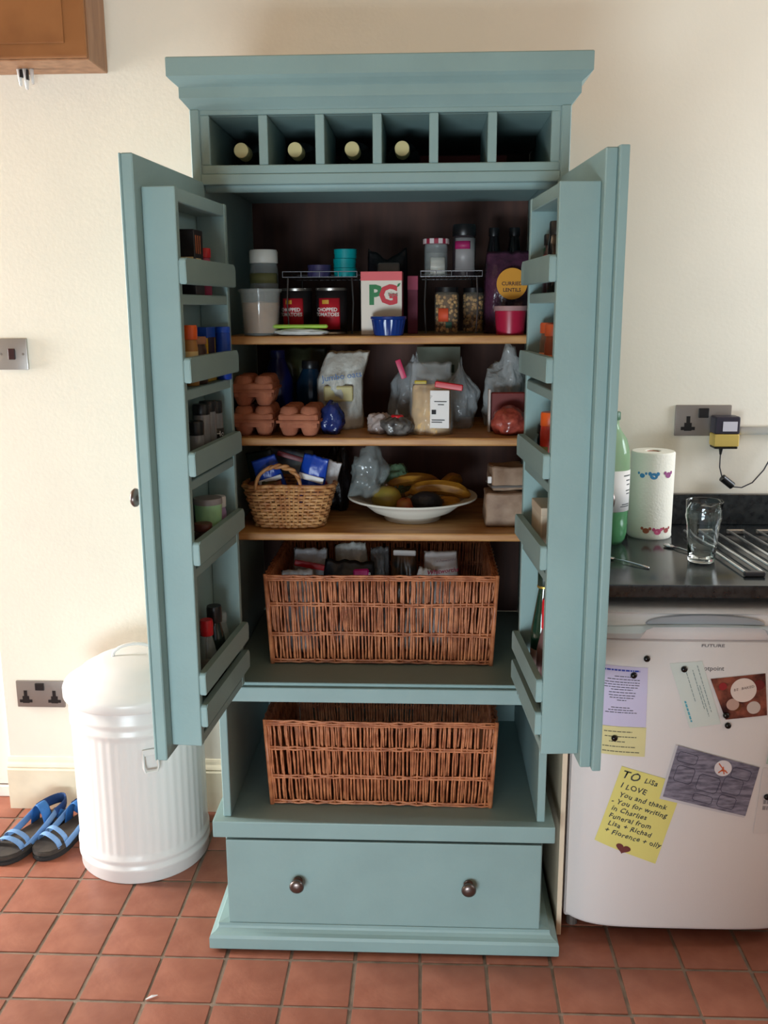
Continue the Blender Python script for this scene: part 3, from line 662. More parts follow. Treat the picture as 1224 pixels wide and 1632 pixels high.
# fruit bowl
BWX, BWY = .064, .285
t = thing('fruit_bowl', 'wide white ceramic bowl holding bananas and other fruit', 'bowl', (BWX, BWY, Z3))
MB().lathe([(0, 0), (.068, 0), (.070, .004), (.073, .012), (.098, .022), (.118, .038), (.130, .048), (.158, .0545), (.1595, .057), (.158, .0595), (.128, .053), (.112, .042), (.085, .022), (.0, .014)], n=64).build('dish', CERAM, t, smooth=60)
def banana(x, y, z, rz, tilt, L, bend, label, rad=.017):
    t = thing('banana', label, 'banana', (x, y, z), (tilt, 0, rz), 'bananas in the fruit bowl')
    pts = []; rs = []
    for i in range(15):
        v = i/14; a = (v-.5)*bend
        R = L/bend; pts.append((R*math.sin(a), 0, R*(math.cos(a))-R*math.cos(bend/2)))
        rs.append(rad*(.28+.72*min(1, min(v, 1-v)*5)**.6) if v > .08 else rad*.3)
    MB().tube(pts, rs, n=7).build('skin', mat('banana_yellow', (190, 136, 40), .5, rgb2=(136, 88, 30), vscale=22, stretch=(1, 4, 4)), t, smooth=45)
    MB().cyl(pts[0], (pts[0][0]-.012, 0, pts[0][2]-.004), rad*.3, rad*.34, n=7).build('stalk', plain('banana_stalk', (90, 66, 30), .7), t)
    return t
banana(BWX+.000, BWY+.040, Z3+.072, .22, -.1, .155, .95, 'banana at the back left of the bowl, pointing up to the right', .0165)
banana(BWX+.098, BWY+.045, Z3+.072, 1.2, -.25, .13, 1.0, 'banana lying end-on at the top of the bunch')
banana(BWX+.062, BWY-.012, Z3+.060, -.08, .1, .165, 1.0, 'big freckled banana lying across the front of the bunch', .019)
banana(BWX+.082, BWY-.040, Z3+.044, .1, .35, .070, .7, 'lowest banana, right beside the avocado', .016)
t = thing('mango', 'yellow-green mango at the left of the fruit bowl', 'mango', (BWX-.062, BWY-.045, Z3+.024))
MB().sphere((0, 0, .036), .038, .030, .030, amp=.06, fr=1.4).build('flesh', mat('mango_skin', (176, 146, 62), .35, rgb2=(126, 116, 50), vscale=14), t, smooth='all'); MB().cyl((.0, 0, .064), (.0, 0, .070), .003).build('stalk', BRN, t)
t = thing('apple', 'small red apple between the mango and the avocado', 'apple', (BWX-.016, BWY-.078, Z3+.026))
MB().lathe([(0, .004), (.010, 0), (.019, .008), (.022, .02), (.019, .033), (.009, .040), (0, .035)], n=24).build('flesh', mat('apple_red', (176, 52, 52), .3, rgb2=(150, 110, 60), vscale=22), t, smooth='all'); MB().cyl((0, 0, .034), (.002, 0, .044), .0012).build('stalk', BRN, t)
t = thing('avocado', 'dark avocado at the front of the fruit bowl', 'avocado', (BWX+.034, BWY-.076, Z3+.0265))
MB().sphere((0, 0, .030), .040, .026, .026, amp=.05, fr=1.2).build('skin', mat('avocado_skin', (26, 26, 32), .4, bump=.7, bscale=150), t, smooth='all'); MB().cyl((.036, 0, .032), (.042, 0, .033), .004).build('stalk', BRN, t)
t = bagthing('clear_fruit_bag', 'shiny clear plastic bag spilling over the left side of the fruit bowl', (BWX-.105, BWY-.02, Z3+.062), (.040, .045, .062), 44, mat('shiny_film', (150, 160, 160), .12, bump=1, bscale=22, alpha=.42, spec=1), .5)
t = bagthing('green_salad_bag', 'clear bag with green leaves inside, behind the mango', (BWX-.045, BWY+.055, Z3+.052), (.036, .034, .040), 45, mat('green_film', (96, 128, 100), .2, bump=1, bdist=.01, bscale=34, alpha=.75, spec=.9), .4)
# brown paper food bags
PB = mat('kraft_paper', (164, 138, 116), .6, rgb2=(128, 100, 80), vscale=20, bump=1, bscale=26)
t = thing('flour_bag', 'lower crumpled brown paper bag bound in film at the right of the third shelf', 'bag', (.284, .235, Z3))
mb = MB().box(-.046, -.045, 0, .046, .045, .082, bev=.008, seg=3); bmesh.ops.subdivide_edges(mb.bm, edges=mb.bm.edges[:], cuts=3, use_grid_fill=True)
for v in mb.bm.verts: v.co += noise.noise_vector(v.co*28)*.005*(1 if v.co.z > .004 else 0)
mb.build('paper', PB, t, smooth=60)
t = thing('flour_bag', 'upper crumpled brown paper bag with grey string, resting on the lower one', 'bag', (.290, .25, Z3+.083), .12)
mb = MB().box(-.040, -.038, 0, .040, .038, .058, bev=.008, seg=3); bmesh.ops.subdivide_edges(mb.bm, edges=mb.bm.edges[:], cuts=3, use_grid_fill=True)
for v in mb.bm.verts: v.co += noise.noise_vector(v.co*32+Vector((3, 1, 0)))*.005*(1 if v.co.z > .004 else 0)
mb.build('paper', PB, t, smooth=60)
MB().box(-.043, -.041, .008, .043, .041, .014, bev=.002).build('band', plain('grey_band', (104, 98, 94), .5), t)
MB().box(-.050, -.030, .018, -.041, -.022, .034, bev=.001).build('tag', PAPER, t)

# ------------------------------------------------------------ wicker drawers
def hamper(label, cx, y0, z, w0, w1, dep, h, seed):
    rn = random.Random(seed)
    t = thing('wicker_basket', label, 'basket', (cx, y0+dep/2, z))
    hd = dep/2
    mb = MB()
    def wall(p0, p1, q0, q1, n, lay, out):
        for i in range(n):
            v = (i+.5)/n+rn.uniform(-.2, .2)/n
            a = Vector(p0).lerp(Vector(p1), v); b = Vector(q0).lerp(Vector(q1), v+rn.uniform(-.55, .55)/n*(1.5 if rn.random() < .12 else .8))
            m1 = a.lerp(b, .36); m2 = a.lerp(b, .68); o = Vector(out)
            amp = .0026*(1 if (i+lay) % 2 else -1)
            pts = [a-o*amp, a.lerp(b, .16)+o*amp*1.2, m1-o*amp, a.lerp(b, .52)+o*amp*1.2, m2-o*amp, a.lerp(b, .85)+o*amp, b-o*amp]
            pts = [p+Vector((rn.uniform(-.0013, .0013), 0, 0)) if abs(out[1]) else p for p in pts]
            mb.tube(pts, [rn.uniform(.0022, .0029)]*7, n=5)
    zb, zt = .006, h-.004
    for lay, ins in ((0, 0), (1, .006)):
        x0, x1 = w0/2-ins, w1/2-ins; yy = hd-ins
        wall((-x0, -yy, zb), (x0, -yy, zb), (-x1, -yy, zt), (x1, -yy, zt), 64-lay*2, lay, (0, -1, 0))
        wall((-x0, yy, zb), (x0, yy, zb), (-x1, yy, zt), (x1, yy, zt), 66, lay, (0, 1, 0))
        for s in (-1, 1): wall((s*x0, -yy, zb), (s*x0, yy, zb), (s*x1, -yy, zt), (s*x1, yy, zt), 46, lay, (s, 0, 0))
    mb.build('upright_rods', WICK, t, smooth='all', kind='stuff')
    mb = MB()
    for v in (.035, .34, .67, .96):
        for dz in ((-.0028, .0028) if v < .9 else (-.005, 0, .005)):
            zz = v*h+dz; x = w0/2+(w1/2-w0/2)*v
            pts = []
            for (ax, ay, bx, by) in ((-x, -hd, x, -hd), (x, -hd, x, hd), (x, hd, -x, hd), (-x, hd, -x, -hd)):
                for k in range(24):
                    q = k/24; X = ax+(bx-ax)*q; Y = ay+(by-ay)*q; m = math.hypot(X, Y)
                    wv = .0032*math.sin(k*PI*.9+(dz > 0)*PI)
                    nx_, ny_ = ((0, -1) if ay == by == -hd else (1, 0) if ax == bx == x else (0, 1) if ay == by else (-1, 0))
                    pts.append((X+nx_*(.002+wv), Y+ny_*(.002+wv), zz+noise.noise(Vector((X*6, Y*6, v*9+seed)))*.003))
            mb.tube(pts, .0027, n=5, closed=True)
    mb.build('woven_bands', WICK, t, smooth='all', kind='stuff')
    for sx in (-1, 1):
        for sy in (-1, 1): MB().cyl((sx*w0/2, sy*hd, 0), (sx*w1/2, sy*hd, h), .0055, .005).build('corner_post', WICK, t, smooth='all')
    MB().box(-w0/2, -hd, .001, w0/2, hd, .006, bev=.001).build('base', mat('willow_base', (98, 56, 36), .7), t)
    return t
hamper('upper brown wicker storage basket, full of food packets, under the lowest wooden shelf', -.008, .132, .665, .522, .546, .37, .222, 3)
hamper('lower brown wicker storage basket standing in the open space above the drawer', -.008, .062, .333, .522, .546, .40, .218, 5)
# packets in the upper basket
ZB = .672
WF = mat('white_filmbag', (186, 190, 196), .3, bump=.9, bdist=.008, bscale=34)
def bp(name, label, cx, y, w, h, d, seed, m, rot=(0, 0, 0), crum=.45):
    t = thing(name, label, 'packet', (cx, y, ZB), rot)
    pillow(w, h, d, seed, crum).build('wrapper', m, t, smooth='all'); return t
t = bp('white_food_bag', 'white plastic food bag with a red clip at the left of the upper wicker basket', -.205, .29, .09, .238, .05, 51, WF, (0, .06, .1))
MB().box(-.040, -.050, .200, .042, -.036, .214, bev=.004, seg=2, M=Matrix.Rotation(.15, 4, 'Y') @ Matrix.Translation((-.03, 0, -.004))).build('clip', RED, t, smooth=40)
bp('grey_food_bag', 'grey-white bag bulging low at the left front of the upper wicker basket', -.205, .205, .085, .206, .04, 57, WF, (0, -.05, 0))
bp('clear_white_packet', 'glossy white packet in the middle left of the upper wicker basket', -.075, .32, .085, .246, .04, 52, mat('gloss_white_film', (190, 194, 190), .12, bump=.9, bdist=.008, bscale=34), (0, -.08, 0))
t = bp('black_food_packet', 'black packet with a magenta label leaning in the upper wicker basket', -.100, .235, .13, .222, .045, 53, mat('black_film2', (24, 28, 36), .3, bump=.7, bscale=40), (0, .05, 0))
MB().box(.032, -.034, .186, .070, -.026, .206, bev=.004, M=Matrix.Rotation(-.1, 4, 'Y')).build('magenta_label', plain('magenta2', (190, 20, 120), .5), t)
lettering('R', .012, flatmap(.052, -.0345, .199), PAPER, t)
bp('clear_snack_bag', 'clear crinkled bag right of the black packet in the upper basket', -.018, .30, .05, .24, .04, 54, mat('clearbag3', (120, 126, 130), .15, bump=1, bdist=.012, bscale=34, alpha=.7, spec=1), (0, 0, .2))
t = bp('dark_fruit_packet', 'dark fruit packet with a white top edge in the upper basket', .040, .29, .065, .240, .04, 55, mat('dark_fruit_film', (30, 34, 34), .3, bump=.5, bscale=30, rgb2=(96, 60, 30), vscale=30), (0, .02, 0))
MB().box(-.028, -.012, .222, .028, -.007, .236, bev=.002).build('top_strip', PAPER, t)
bp('torn_white_packet', 'torn white paper packet in front of the dark fruit packet', .052, .225, .050, .212, .026, 56, mat('torn_white', (206, 206, 206), .6, bump=.4, bscale=30), (0, .25, 0))
t = bp('dried_fruit_bag', 'white paper bag printed with red script, right of the upper wicker basket', .141, .262, .088, .240, .040, 58, mat('white_paperbag', (206, 202, 202), .5, bump=.35, bscale=26), (0, -.03, 0), crum=.2)
SCR = plain('script_red', (160, 30, 70), .6)
lettering('Whitworths', .0155, flatmap(.003, -.0400, .199, .10), SCR, t, shear=.3, bold=.0003); lettering('Whitworths', .010, flatmap(.012, -.0300, .224, .1), plain('script_grey', (130, 100, 110), .6), t, shear=.3)

# ------------------------------------------------------------ wine bottles and the box above the doors
for i, (px, nm) in enumerate(((-.292, 'in the leftmost wine cell'), (-.179, 'in the second wine cell from the left'), (-.060, 'in the third wine cell from the left'), (.044, 'in the fourth wine cell'))):
    t = thing('wine_bottle', 'wine bottle with cream capped neck pointing outwards '+nm, 'bottle', (px, .075, 1.7825+.039), (-PI/2, 0, 0), 'wine bottles')
    # neck towards the camera: local z runs into the cell
    MB().lathe([(0, 0), (.0148, 0), (.0155, .002), (.0155, .050)], n=24).build('cap', plain('cream_cap', (214, 198, 142), .45), t, smooth=40)
    MB().lathe([(.0145, .050), (.0150, .085), (.034, .125), (.037, .15), (.037, .285), (.034, .29), (0, .288)], n=28).build('glass', DKGL, t, smooth=40)
t = thing('flat_box', 'long dull red box lying at the back of the right-hand wine cells', 'box', (.165, .40, 1.7825))
MB().box(-.110, -.09, 0, .115, .09, .058, bev=.003).build('box_body', plain('brick_red_card', (120, 48, 44), .7), t)
MB().box(-.1105, -.0905, .046, .1155, .0905, .0585, bev=.002).build('lid', plain('brick_red_lid', (126, 52, 46), .7), t)

# ------------------------------------------------------------ goods in the door racks
def rjar(side, s, k, name, label, rad, h, bodym, lidm, d=.050, cat='jar', **kw):
    x, y = rk(side, s, d); return jar(name, label, cat, x, y, BZ[k]+.0005, rad, h, bodym, lidm, **kw)
def rbox(side, s, k, label, w, dep, h, m, d=.056, name='spice_box'):
    x, y = rk(side, s, d)
    t = thing(name, label, 'box', (x, y, BZ[k]+.0005), -side*TH[side]*-1 if side > 0 else -TH[-1])
    MB().box(-w/2, -dep/2, 0, w/2, dep/2, h, bev=.001).build('box_body', m, t)
    return t
SPB = plain('spice_dark', (62, 36, 26), .4); SPR = plain('spice_red', (150, 40, 30), .4)
WL = plain('label_cream', (214, 192, 140), .6)
t = rbox(-1, .222, 0, 'black carton with copper strokes and cream label, top rack of the left door', .045, .05, .114, plain('black_card', (30, 24, 26), .4), d=.052)
MB().box(.0226, -.018, .050, .0234, .008, .064, bev=0).build('paper_label', WL, t)
MB().box(-.016, -.0258, .050, .020, -.0251, .066, bev=0).build('front_label', WL, t)
mb = MB()
for yy in (-.018, -.006, .006): mb.box(.0226, yy, .072, .0232, yy+.003, .104, bev=0)
mb.build('copper_print', plain('copper_print', (190, 110, 70), .4), t)
rjar(-1, .162, 0, 'spice_jar', 'small spice jar with a red lid beside the black carton, left door top rack', .013, .087, SPR, RED, lidh=.016)
rjar(-1, .118, 0, 'spice_jar', 'small spice jar with a bright red lid, furthest in on the left door top rack', .014, .088, plain('spice_pink', (176, 60, 96), .4), RED, lidh=.018)
rjar(-1, .235, 1, 'spice_jar', 'spice jar with an orange lid at the near end, left door second rack', .016, .110, plain('spice_ochre', (170, 120, 60), .4), ORANGE, lidh=.026, lab=(WL, .3, .75, 0, 2*PI), d=.052)
rjar(-1, .190, 1, 'spice_jar', 'squat brown spice jar with a tan lid, left door second rack', .020, .088, SPB, plain('tan_lid', (160, 110, 80), .5), lidh=.014)
t = rbox(-1, .125, 1, 'yellow and blue carton in the left door second rack', .03, .055, .104, plain('carton_gold', (196, 150, 30), .5), d=.045)
MB().box(.0152, -.02, .03, .0160, .02, .085, bev=.0).build('dark_window', plain('carton_dark', (44, 26, 22), .4), t)
MB().box(-.0155, -.0278, .084, .0155, .0278, .1045, bev=.0005).build('blue_top', plain('carton_blue', (20, 70, 170), .4), t)
rjar(-1, .077, 1, 'baking_tub', 'narrow blue tub at the far end of the left door second rack', .015, .104, plain('tub_blue', (14, 62, 160), .35), plain('tub_blue_lid', (20, 72, 178), .35), lidh=.012, cat='tub', neck=1, lab=(PAPER, .3, .45, -1, .6), d=.07)
for i, (s, h, hl) in enumerate(((.222, .094, .026), (.182, .122, .02), (.142, .124, .02), (.098, .120, .024))):
    t = rjar(-1, s, 2, 'spice_jar', ['short black-lidded glass jar at the near end, left door third rack', 'tall black-lidded glass jar, second from near end, left door third rack', 'tall black-lidded glass jar, third from near end, left door third rack', 'glass spice jar with black lid and lettered black label, left door third rack'][i], .0165, h, plain('jar_grey', (120, 122, 126), .15), BLACK, lidh=hl, neck=.95, sh=.08,
             lab=((PAPER, .1, .62, -1.6, .5) if i == 3 else None), group='black-lidded spice jars', d=.052)
    if i == 3:
        arc_patch(.0173, .045, .066, -1.3, .4).build('black_print', BLACK, t, smooth='all')
        lettering('Ho', .016, wrap(.0178, .055, -.75), PAPER, t)
x, y = rk(-1, .160, .050)
t = thing('butter_tub', 'pale green tub with a grey lid, left door fourth rack', 'tub', (x, y, BZ[3]+.0005))
MB().lathe([(0, 0), (.0235, 0), (.0275, .086)], n=30).build('tub', plain('pale_green_tub', (150, 196, 150), .4), t, smooth=40)
MB().lathe([(0, .0862), (.0285, .0862), (.0285, .096), (.0275, .098), (0, .098)], n=30).build('lid', plain('dull_lid', (140, 134, 134), .4), t, smooth=40)
rjar(-1, .095, 3, 'herb_jar', 'small jar with a white lid behind the pale green tub', .017, .088, plain('lilac_label', (170, 140, 180), .4), plain('white_lid2', (220, 220, 220), .4), lidh=.022)
rjar(-1, .222, 3, 'spice_jar', 'small dark brown jar at the near end, left door fourth rack', .018, .060, SPB, plain('brown_lid', (90, 44, 36), .4), lidh=.014, d=.058)
rjar(-1, .205, 4, 'sauce_bottle', 'glass sauce bottle with a red cap, left door bottom rack', .021, .158, JARGL, RED, cat='bottle', lidh=.032, lidr=.62, neck=.5, sh=.4, fill=SPB, fillh=.9)
rjar(-1, .152, 4, 'sauce_bottle', 'dark bottle with a black cap, left door bottom rack', .022, .170, plain('dark_green_gl', (34, 44, 40), .12), BLACK, cat='bottle', lidh=.034, lidr=.7, neck=.55, sh=.35)
rjar(-1, .103, 4, 'sauce_bottle', 'clear bottle furthest in on the left door bottom rack', .018, .140, JARGL, CLEAR, cat='bottle', lidh=.02, lidr=.6, neck=.5, sh=.35)
# right door
rjar(1, .170, 0, 'spice_jar', 'tall dark jar with a black lid, right door top rack', .0175, .128, DKGL, BLACK, lidh=.024, lidr=.9, lab=(plain('label_rose', (170, 80, 70), .5), .45, .6, PI*.7, PI*1.6))
rjar(1, .128, 0, 'spice_jar', 'shorter dark jar behind the tall one, right door top rack', .0175, .108, plain('jar_mauve', (70, 44, 50), .3), BLACK, lidh=.02, lab=(plain('label_red2', (150, 40, 40), .5), .6, .8, PI*.7, PI*1.6))
rjar(1, .125, 0, 'spice_jar', 'low jar with a dark green lid, furthest in on the right door top rack', .0175, .084, SPB, plain('green_lid', (20, 70, 44), .4), lidh=.018)
rjar(1, .172, 1, 'spice_jar', 'spice jar with a dull orange lid, nearer one on the right door second rack', .019, .108, plain('jar_orange', (150, 70, 40), .4), plain('dull_orange', (190, 80, 40), .4), lidh=.022, lab=(plain('label_orng', (220, 120, 70), .5), .3, .6, PI*.6, PI*1.6))
rjar(1, .125, 1, 'spice_jar', 'spice jar with a dull orange lid, further one on the right door second rack', .019, .110, plain('jar_orange2', (120, 96, 80), .3), plain('dull_orange2', (196, 84, 44), .4), lidh=.02, lab=(plain('label_orng2', (224, 140, 90), .5), .42, .6, PI*.6, PI*1.6))
rjar(1, .160, 2, 'spice_jar', 'spice jar with a bright orange lid, right door third rack', .0195, .104, plain('jar_redlab', (200, 54, 34), .4), ORANGE, lidh=.026, neck=.95, lab=(plain('label_olive', (120, 110, 60), .5), .2, .5, PI*.8, PI*1.4))
rjar(1, .118, 2, 'spice_jar', 'dark spice jar behind the bright orange lidded one, right door third rack', .0175, .075, DKGL, BLACK, lidh=.018)
x, y = rk(1, .175, .052)
t = thing('stock_cube_box', 'cream box standing in the fourth rack of the right door', 'box', (x, y, BZ[3]+.0005), TH[1])
MB().box(-.024, -.055, .0, .024, .045, .094, bev=.002).build('box_body', plain('cream_card', (206, 190, 168), .7, bump=.4, bscale=40), t)
MB().box(-.0246, -.0555, .078, .0246, .0455, .0945, bev=.001).build('lid', plain('cream_card2', (196, 178, 156), .7), t)
rjar(1, .262, 3, 'spice_jar', 'small jar with a gold lid in front of the cream box, right door fourth rack', .016, .062, plain('jar_pinkish', (150, 110, 100), .4), plain('gold_lid', (200, 150, 60), .4, metal=.4), lidh=.012)
t = rjar(1, .150, 4, 'oil_bottle', 'tall dark green glass bottle with a gold-ringed cap, right door bottom rack', .024, .252, mat('green_glass_dk', (20, 52, 38), .08, spec=.9), plain('green_cap', (16, 40, 30), .3), cat='bottle', lidh=.034, lidr=.56, neck=.42, sh=.42, lab=(plain('label_brown', (120, 96, 90), .5), .06, .4, PI*.6, PI*1.7))
MB().lathe([(.0137, 0), (.0142, .001), (.0142, .004), (.0137, .005)], z=.214, n=20).build('gold_ring', plain('gold_ring', (190, 160, 80), .3, metal=.8), t)
rjar(1, .200, 4, 'sauce_bottle', 'bottle with a bright red cap, nearest on the right door bottom rack', .021, .205, plain('bottle_rose', (120, 90, 90), .2), plain('red_cap', (220, 30, 44), .4), cat='bottle', lidh=.06, lidr=.62, neck=.55, sh=.3)

# ------------------------------------------------------------ white bin
BC = (-.692, .392)
t = thing('waste_bin', 'white enamelled metal dustbin with a domed lid, left of the cupboard', 'bin', (BC[0], BC[1], 0))
mb = MB(); vs = []; fs = []; N = 240
prof = [(.172, 0), (.175, .004), (.175, .030), (.179, .036), (.179, .044), (.175, .050), (.175, .056), (.179, .062), (.179, .070), (.175, .078), (.174, .090), (.174, .40), (.175, .412), (.179, .418), (.179, .426), (.175, .434), (.175, .442), (.179, .448), (.179, .456), (.175, .464), (.175, .505)]
for j, (rr, z) in enumerate(prof):
    for i in range(N):
        k = .0014*(.5+.5*math.cos(48*2*PI*i/N)) if 10 <= j <= 11 else 0
        vs.append(((rr+k)*math.cos(2*PI*i/N), (rr+k)*math.sin(2*PI*i/N), z))
for j in range(len(prof)-1):
    for i in range(N): fs.append((j*N+i, j*N+(i+1) % N, (j+1)*N+(i+1) % N, (j+1)*N+i))
fs.append(tuple(range(N-1, -1, -1)))
mb._add(vs, fs).build('body', ENAM, t, smooth=50)
lid = MB().lathe([(.180, .492), (.188, .488), (.191, .492), (.191, .512), (.188, .520), (.170, .530), (.150, .545), (.142, .553), (.120, .562), (.110, .571), (.080, .580), (.04, .585), (0, .587)], n=72).build('lid', ENAM, t, smooth=50)
pts = [(-.055, 0, .572)]+[(-.055*math.cos(a), 0, .585+.028*math.sin(a)) for a in [PI*i/12 for i in range(13)]]+[(.055, 0, .572)]
MB().tube([(x*math.cos(.3), x*math.sin(.3), z) for x, y, z in pts], .0045, n=10).build('lid_handle', ENAM, lid, smooth='all')
mb = MB(); a0 = -1.12
def onr(a, z, e=.003): return ((.177+e)*math.cos(a), (.177+e)*math.sin(a), z)
mb.tube([onr(a0-.10, .375), onr(a0-.10, .34, .012), onr(a0-.08, .328, .016), onr(a0+.08, .328, .016), onr(a0+.10, .34, .012), onr(a0+.10, .375)], .0035, n=8)
mb.box(-.02, -.004, .368, .02, .0, .385, bev=.001, M=Matrix.Rotation(a0+PI/2, 4, 'Z') @ Matrix.Translation((0, -.1775, 0)))
mb.build('side_handle', ENAM, t, smooth=40)

# ------------------------------------------------------------ sandals
def sandal(label, toe, heel, mirror):
    toe, heel = Vector(toe), Vector(heel); L = (toe-heel).length; a = math.atan2(toe.y-heel.y, toe.x-heel.x)
    t = thing('sandal', label, 'sandal', (heel.x, heel.y, 0), a, 'pair of blue strappy sandals')
    m = mirror
    out = [(0, -.028), (0, .028), (.02, .034), (.09, .031), (.15, .040), (.20, .046), (.24, .040), (.262, .020), (.267, -.004), (.258, -.024), (.23, -.040), (.19, -.044), (.13, -.034), (.06, -.032), (.015, -.034)]
    out = [(x*L/.267, y*m) for x, y in out]
    # smooth outline
    n = len(out); sm = []
    for i in range(n):
        p0, p1, p2, p3 = [Vector(out[(i+k-1) % n]) for k in range(4)]
        for q in (0, .33, .66):
            sm.append(tuple(.5*((2*p1)+(-p0+p2)*q+(2*p0-5*p1+4*p2-p3)*q*q+(-p0+3*p1-3*p2+p3)*q**3)))
    def lay(z0, z1, k, mm, nm):
        mb = MB().prism([(x*1, y*k) for x, y in sm], z0, z1)
        bmesh.ops.bevel(mb.bm, geom=[e for e in mb.bm.edges if abs(e.verts[0].co.z-e.verts[1].co.z) < 1e-6], offset=.003, segments=2, affect='EDGES')
        return mb.build(nm, mm, t, smooth=50)
    lay(0, .014, 1, mat('rubber_sole', (40, 38, 38), .8, bump=.3), 'outsole'); lay(.0142, .028, .97, mat('footbed', (78, 70, 60), .85, rgb2=(56, 50, 46), vscale=20, bump=.3), 'footbed')
    LB = mat('light_blue_web', (112, 152, 200), .7, bump=.5, bscale=300); MBL = mat('mid_blue_web', (44, 104, 168), .7, bump=.4, bscale=200)
    def strap(p0, p1, hgt, w, mm, nm='strap', lean=0):
        pts = []
        for i in range(13):
            v = i/12; pts.append((p0[0]+(p1[0]-p0[0])*v+lean*math.sin(PI*v), p0[1]+(p1[1]-p0[1])*v, .024+hgt*math.sin(PI*v)**.55))
        up = (1, 0, 0)
        return MB().tube(pts, [.0016]*13, n=8, flat=w/.0032, up=up).build(nm, mm, t, smooth='all')
    q = L/.267
    strap((.218*q, -.040*m), (.205*q, .043*m), .036, .019, LB, lean=.010); strap((.190*q, -.041*m), (.180*q, .042*m), .042, .017, LB, lean=.010)
    strap((.085*q, -.032*m), (.095*q, .032*m), .070, .036, MBL)
    # heel loop
    pts = [( (.055-.075*math.sin(PI*i/14))*q+.02, -.034*math.cos(PI*i/14), .060+.004*math.sin(PI*i/14)) for i in range(15)]
    MB().tube(pts, [.0018]*15, n=8, flat=9, up=(0, 0, 1)).build('heel_strap', mat('navy_web', (30, 62, 112), .7, bump=.4, bscale=200), t, smooth='all')
    for s in (-1, 1):
        MB().tube([(.07*q, s*.034, .062), (.11*q, s*.038, .046), (.16*q, s*.040, .030), (.20*q, s*.042, .022)], [.0018]*4, n=8, flat=7, up=(0, 0, 1)).build('side_strap', LB, t, smooth='all')
        MB().tube([(.07*q, s*.033, .064), (.045*q, s*.033, .040), (.035*q, s*.032, .022)], [.0018]*3, n=8, flat=8, up=(1, 0, 0)).build('side_strap', MBL, t, smooth='all')
    return t
sandal('blue strappy sandal on the left of the pair, its toe cut by the photo edge', (-1.085, .290, 0), (-.985, .548, 0), 1)
sandal('blue strappy sandal on the right of the pair, touching the white bin', (-.975, .315, 0), (-.888, .560, 0), -1)

# ------------------------------------------------------------ switch, sockets, plug
def plate(name, label, cat, x0, z0, x1, z1, m):
    t = thing(name, label, cat, ((x0+x1)/2, .61, (z0+z1)/2)); w, h = (x1-x0)/2, (z1-z0)/2
    MB().box(-w, -.008, -h, w, 0, h, bev=.003, seg=2).build('plate', m, t, smooth=40); return t
t = plate('light_switch', 'square steel light switch plate with a dark rocker, at the left edge of the wall', 'switch', -1.092, 1.335, -1.006, 1.421, STEEL)
MB().box(-.010, -.013, -.015, .010, -.008, .015, bev=.002).build('rocker', plain('brown_rocker', (58, 34, 34), .3), t)
for s in (-1, 1): MB().lathe([(0, 0), (.0035, 0), (.003, .001), (0, .001)], n=14, M=Matrix.Translation((s*.031, -.008, 0)) @ Matrix.Rotation(PI/2, 4, 'X')).build('screw', GREYM, t)
def sock(parent, x, z):
    mb = MB(); mb.box(x-.005, -.0092, z+.004, x+.005, -.0078, z+.022, bev=0); mb.box(x-.019, -.0092, z-.016, x-.005, -.0078, z-.007, bev=0); mb.box(x+.005, -.0092, z-.016, x+.019, -.0078, z-.007, bev=0)
    mb.box(x-.010, -.0090, z-.018, x+.010, -.0078, z+.004, bev=0)
    return mb.build('socket_outlet', BLACK, parent)
t = plate('double_socket', 'grey metal double wall socket low on the wall beside the bin', 'socket', -1.126, .330, -.981, .413, GREYM)
sock(t, -.045, -.010); sock(t, .042, -.010); MB().box(-.014, -.012, .013, .014, -.008, .036, bev=.0015).build('rocker', BLACK, t)
t = plate('double_socket', 'grey metal double wall socket above the worktop, with the adapter plugged in', 'socket', .776, 1.152, .926, 1.236, GREYM)
sock(t, -.040, -.010); MB().box(-.014, -.012, .008, .014, -.008, .034, bev=.0015).build('rocker', BLACK, t)
t = thing('power_adapter', 'black and yellow plug-in adapter hanging in the right-hand socket', 'adapter', (.902, .60, 1.165))
MB().box(-.032, -.048, -.002, .034, .0, .045, bev=.007, seg=3).build('housing', plain('adapter_black', (44, 40, 54), .4), t, smooth=40)
MB().box(-.0322, -.0482, -.036, .0342, .0, -.0022, bev=.006, seg=3).build('yellow_band', plain('adapter_yellow', (196, 168, 88), .5), t, smooth=40)
MB().box(-.030, -.046, -.042, .032, -.002, -.0362, bev=.002).build('base', BLACK, t)
MB().box(-.012, -.0492, .006, .026, -.0481, .032, bev=0).build('paper_label', plain('adapter_label', (200, 196, 206), .6), t)
MB().tube([(-.006, -.024, -.042), (-.006, -.024, -.060)], [.006, .003], n=10).build('strain_relief', BLACK, t)
MB().tube([(-.006, -.024, -.060), (-.005, -.022, -.095), (.004, -.016, -.120), (.020, -.012, -.138), (.040, -.010, -.152), (.062, -.010, -.154), (.090, -.010, -.140), (.118, -.010, -.105), (.14, -.012, -.055), (.18, -.014, .0), (.24, -.014, .04)], .0018, n=8).build('cable', plain('cable_grey', (56, 54, 58), .5), t, smooth='all')
MB().tube([(.006, -.0145, -.126), (.036, -.011, -.149)], .0105, n=12).build('ferrite_bead', BLACK, t, smooth=40)
t = tag(MB().tube([(.948, .596, 1.167), (2.5, .596, 1.167)], .0115, n=16).build('conduit', ENAM, None, smooth='all'), 'white round conduit running right along the wall from the socket', 'pipe')

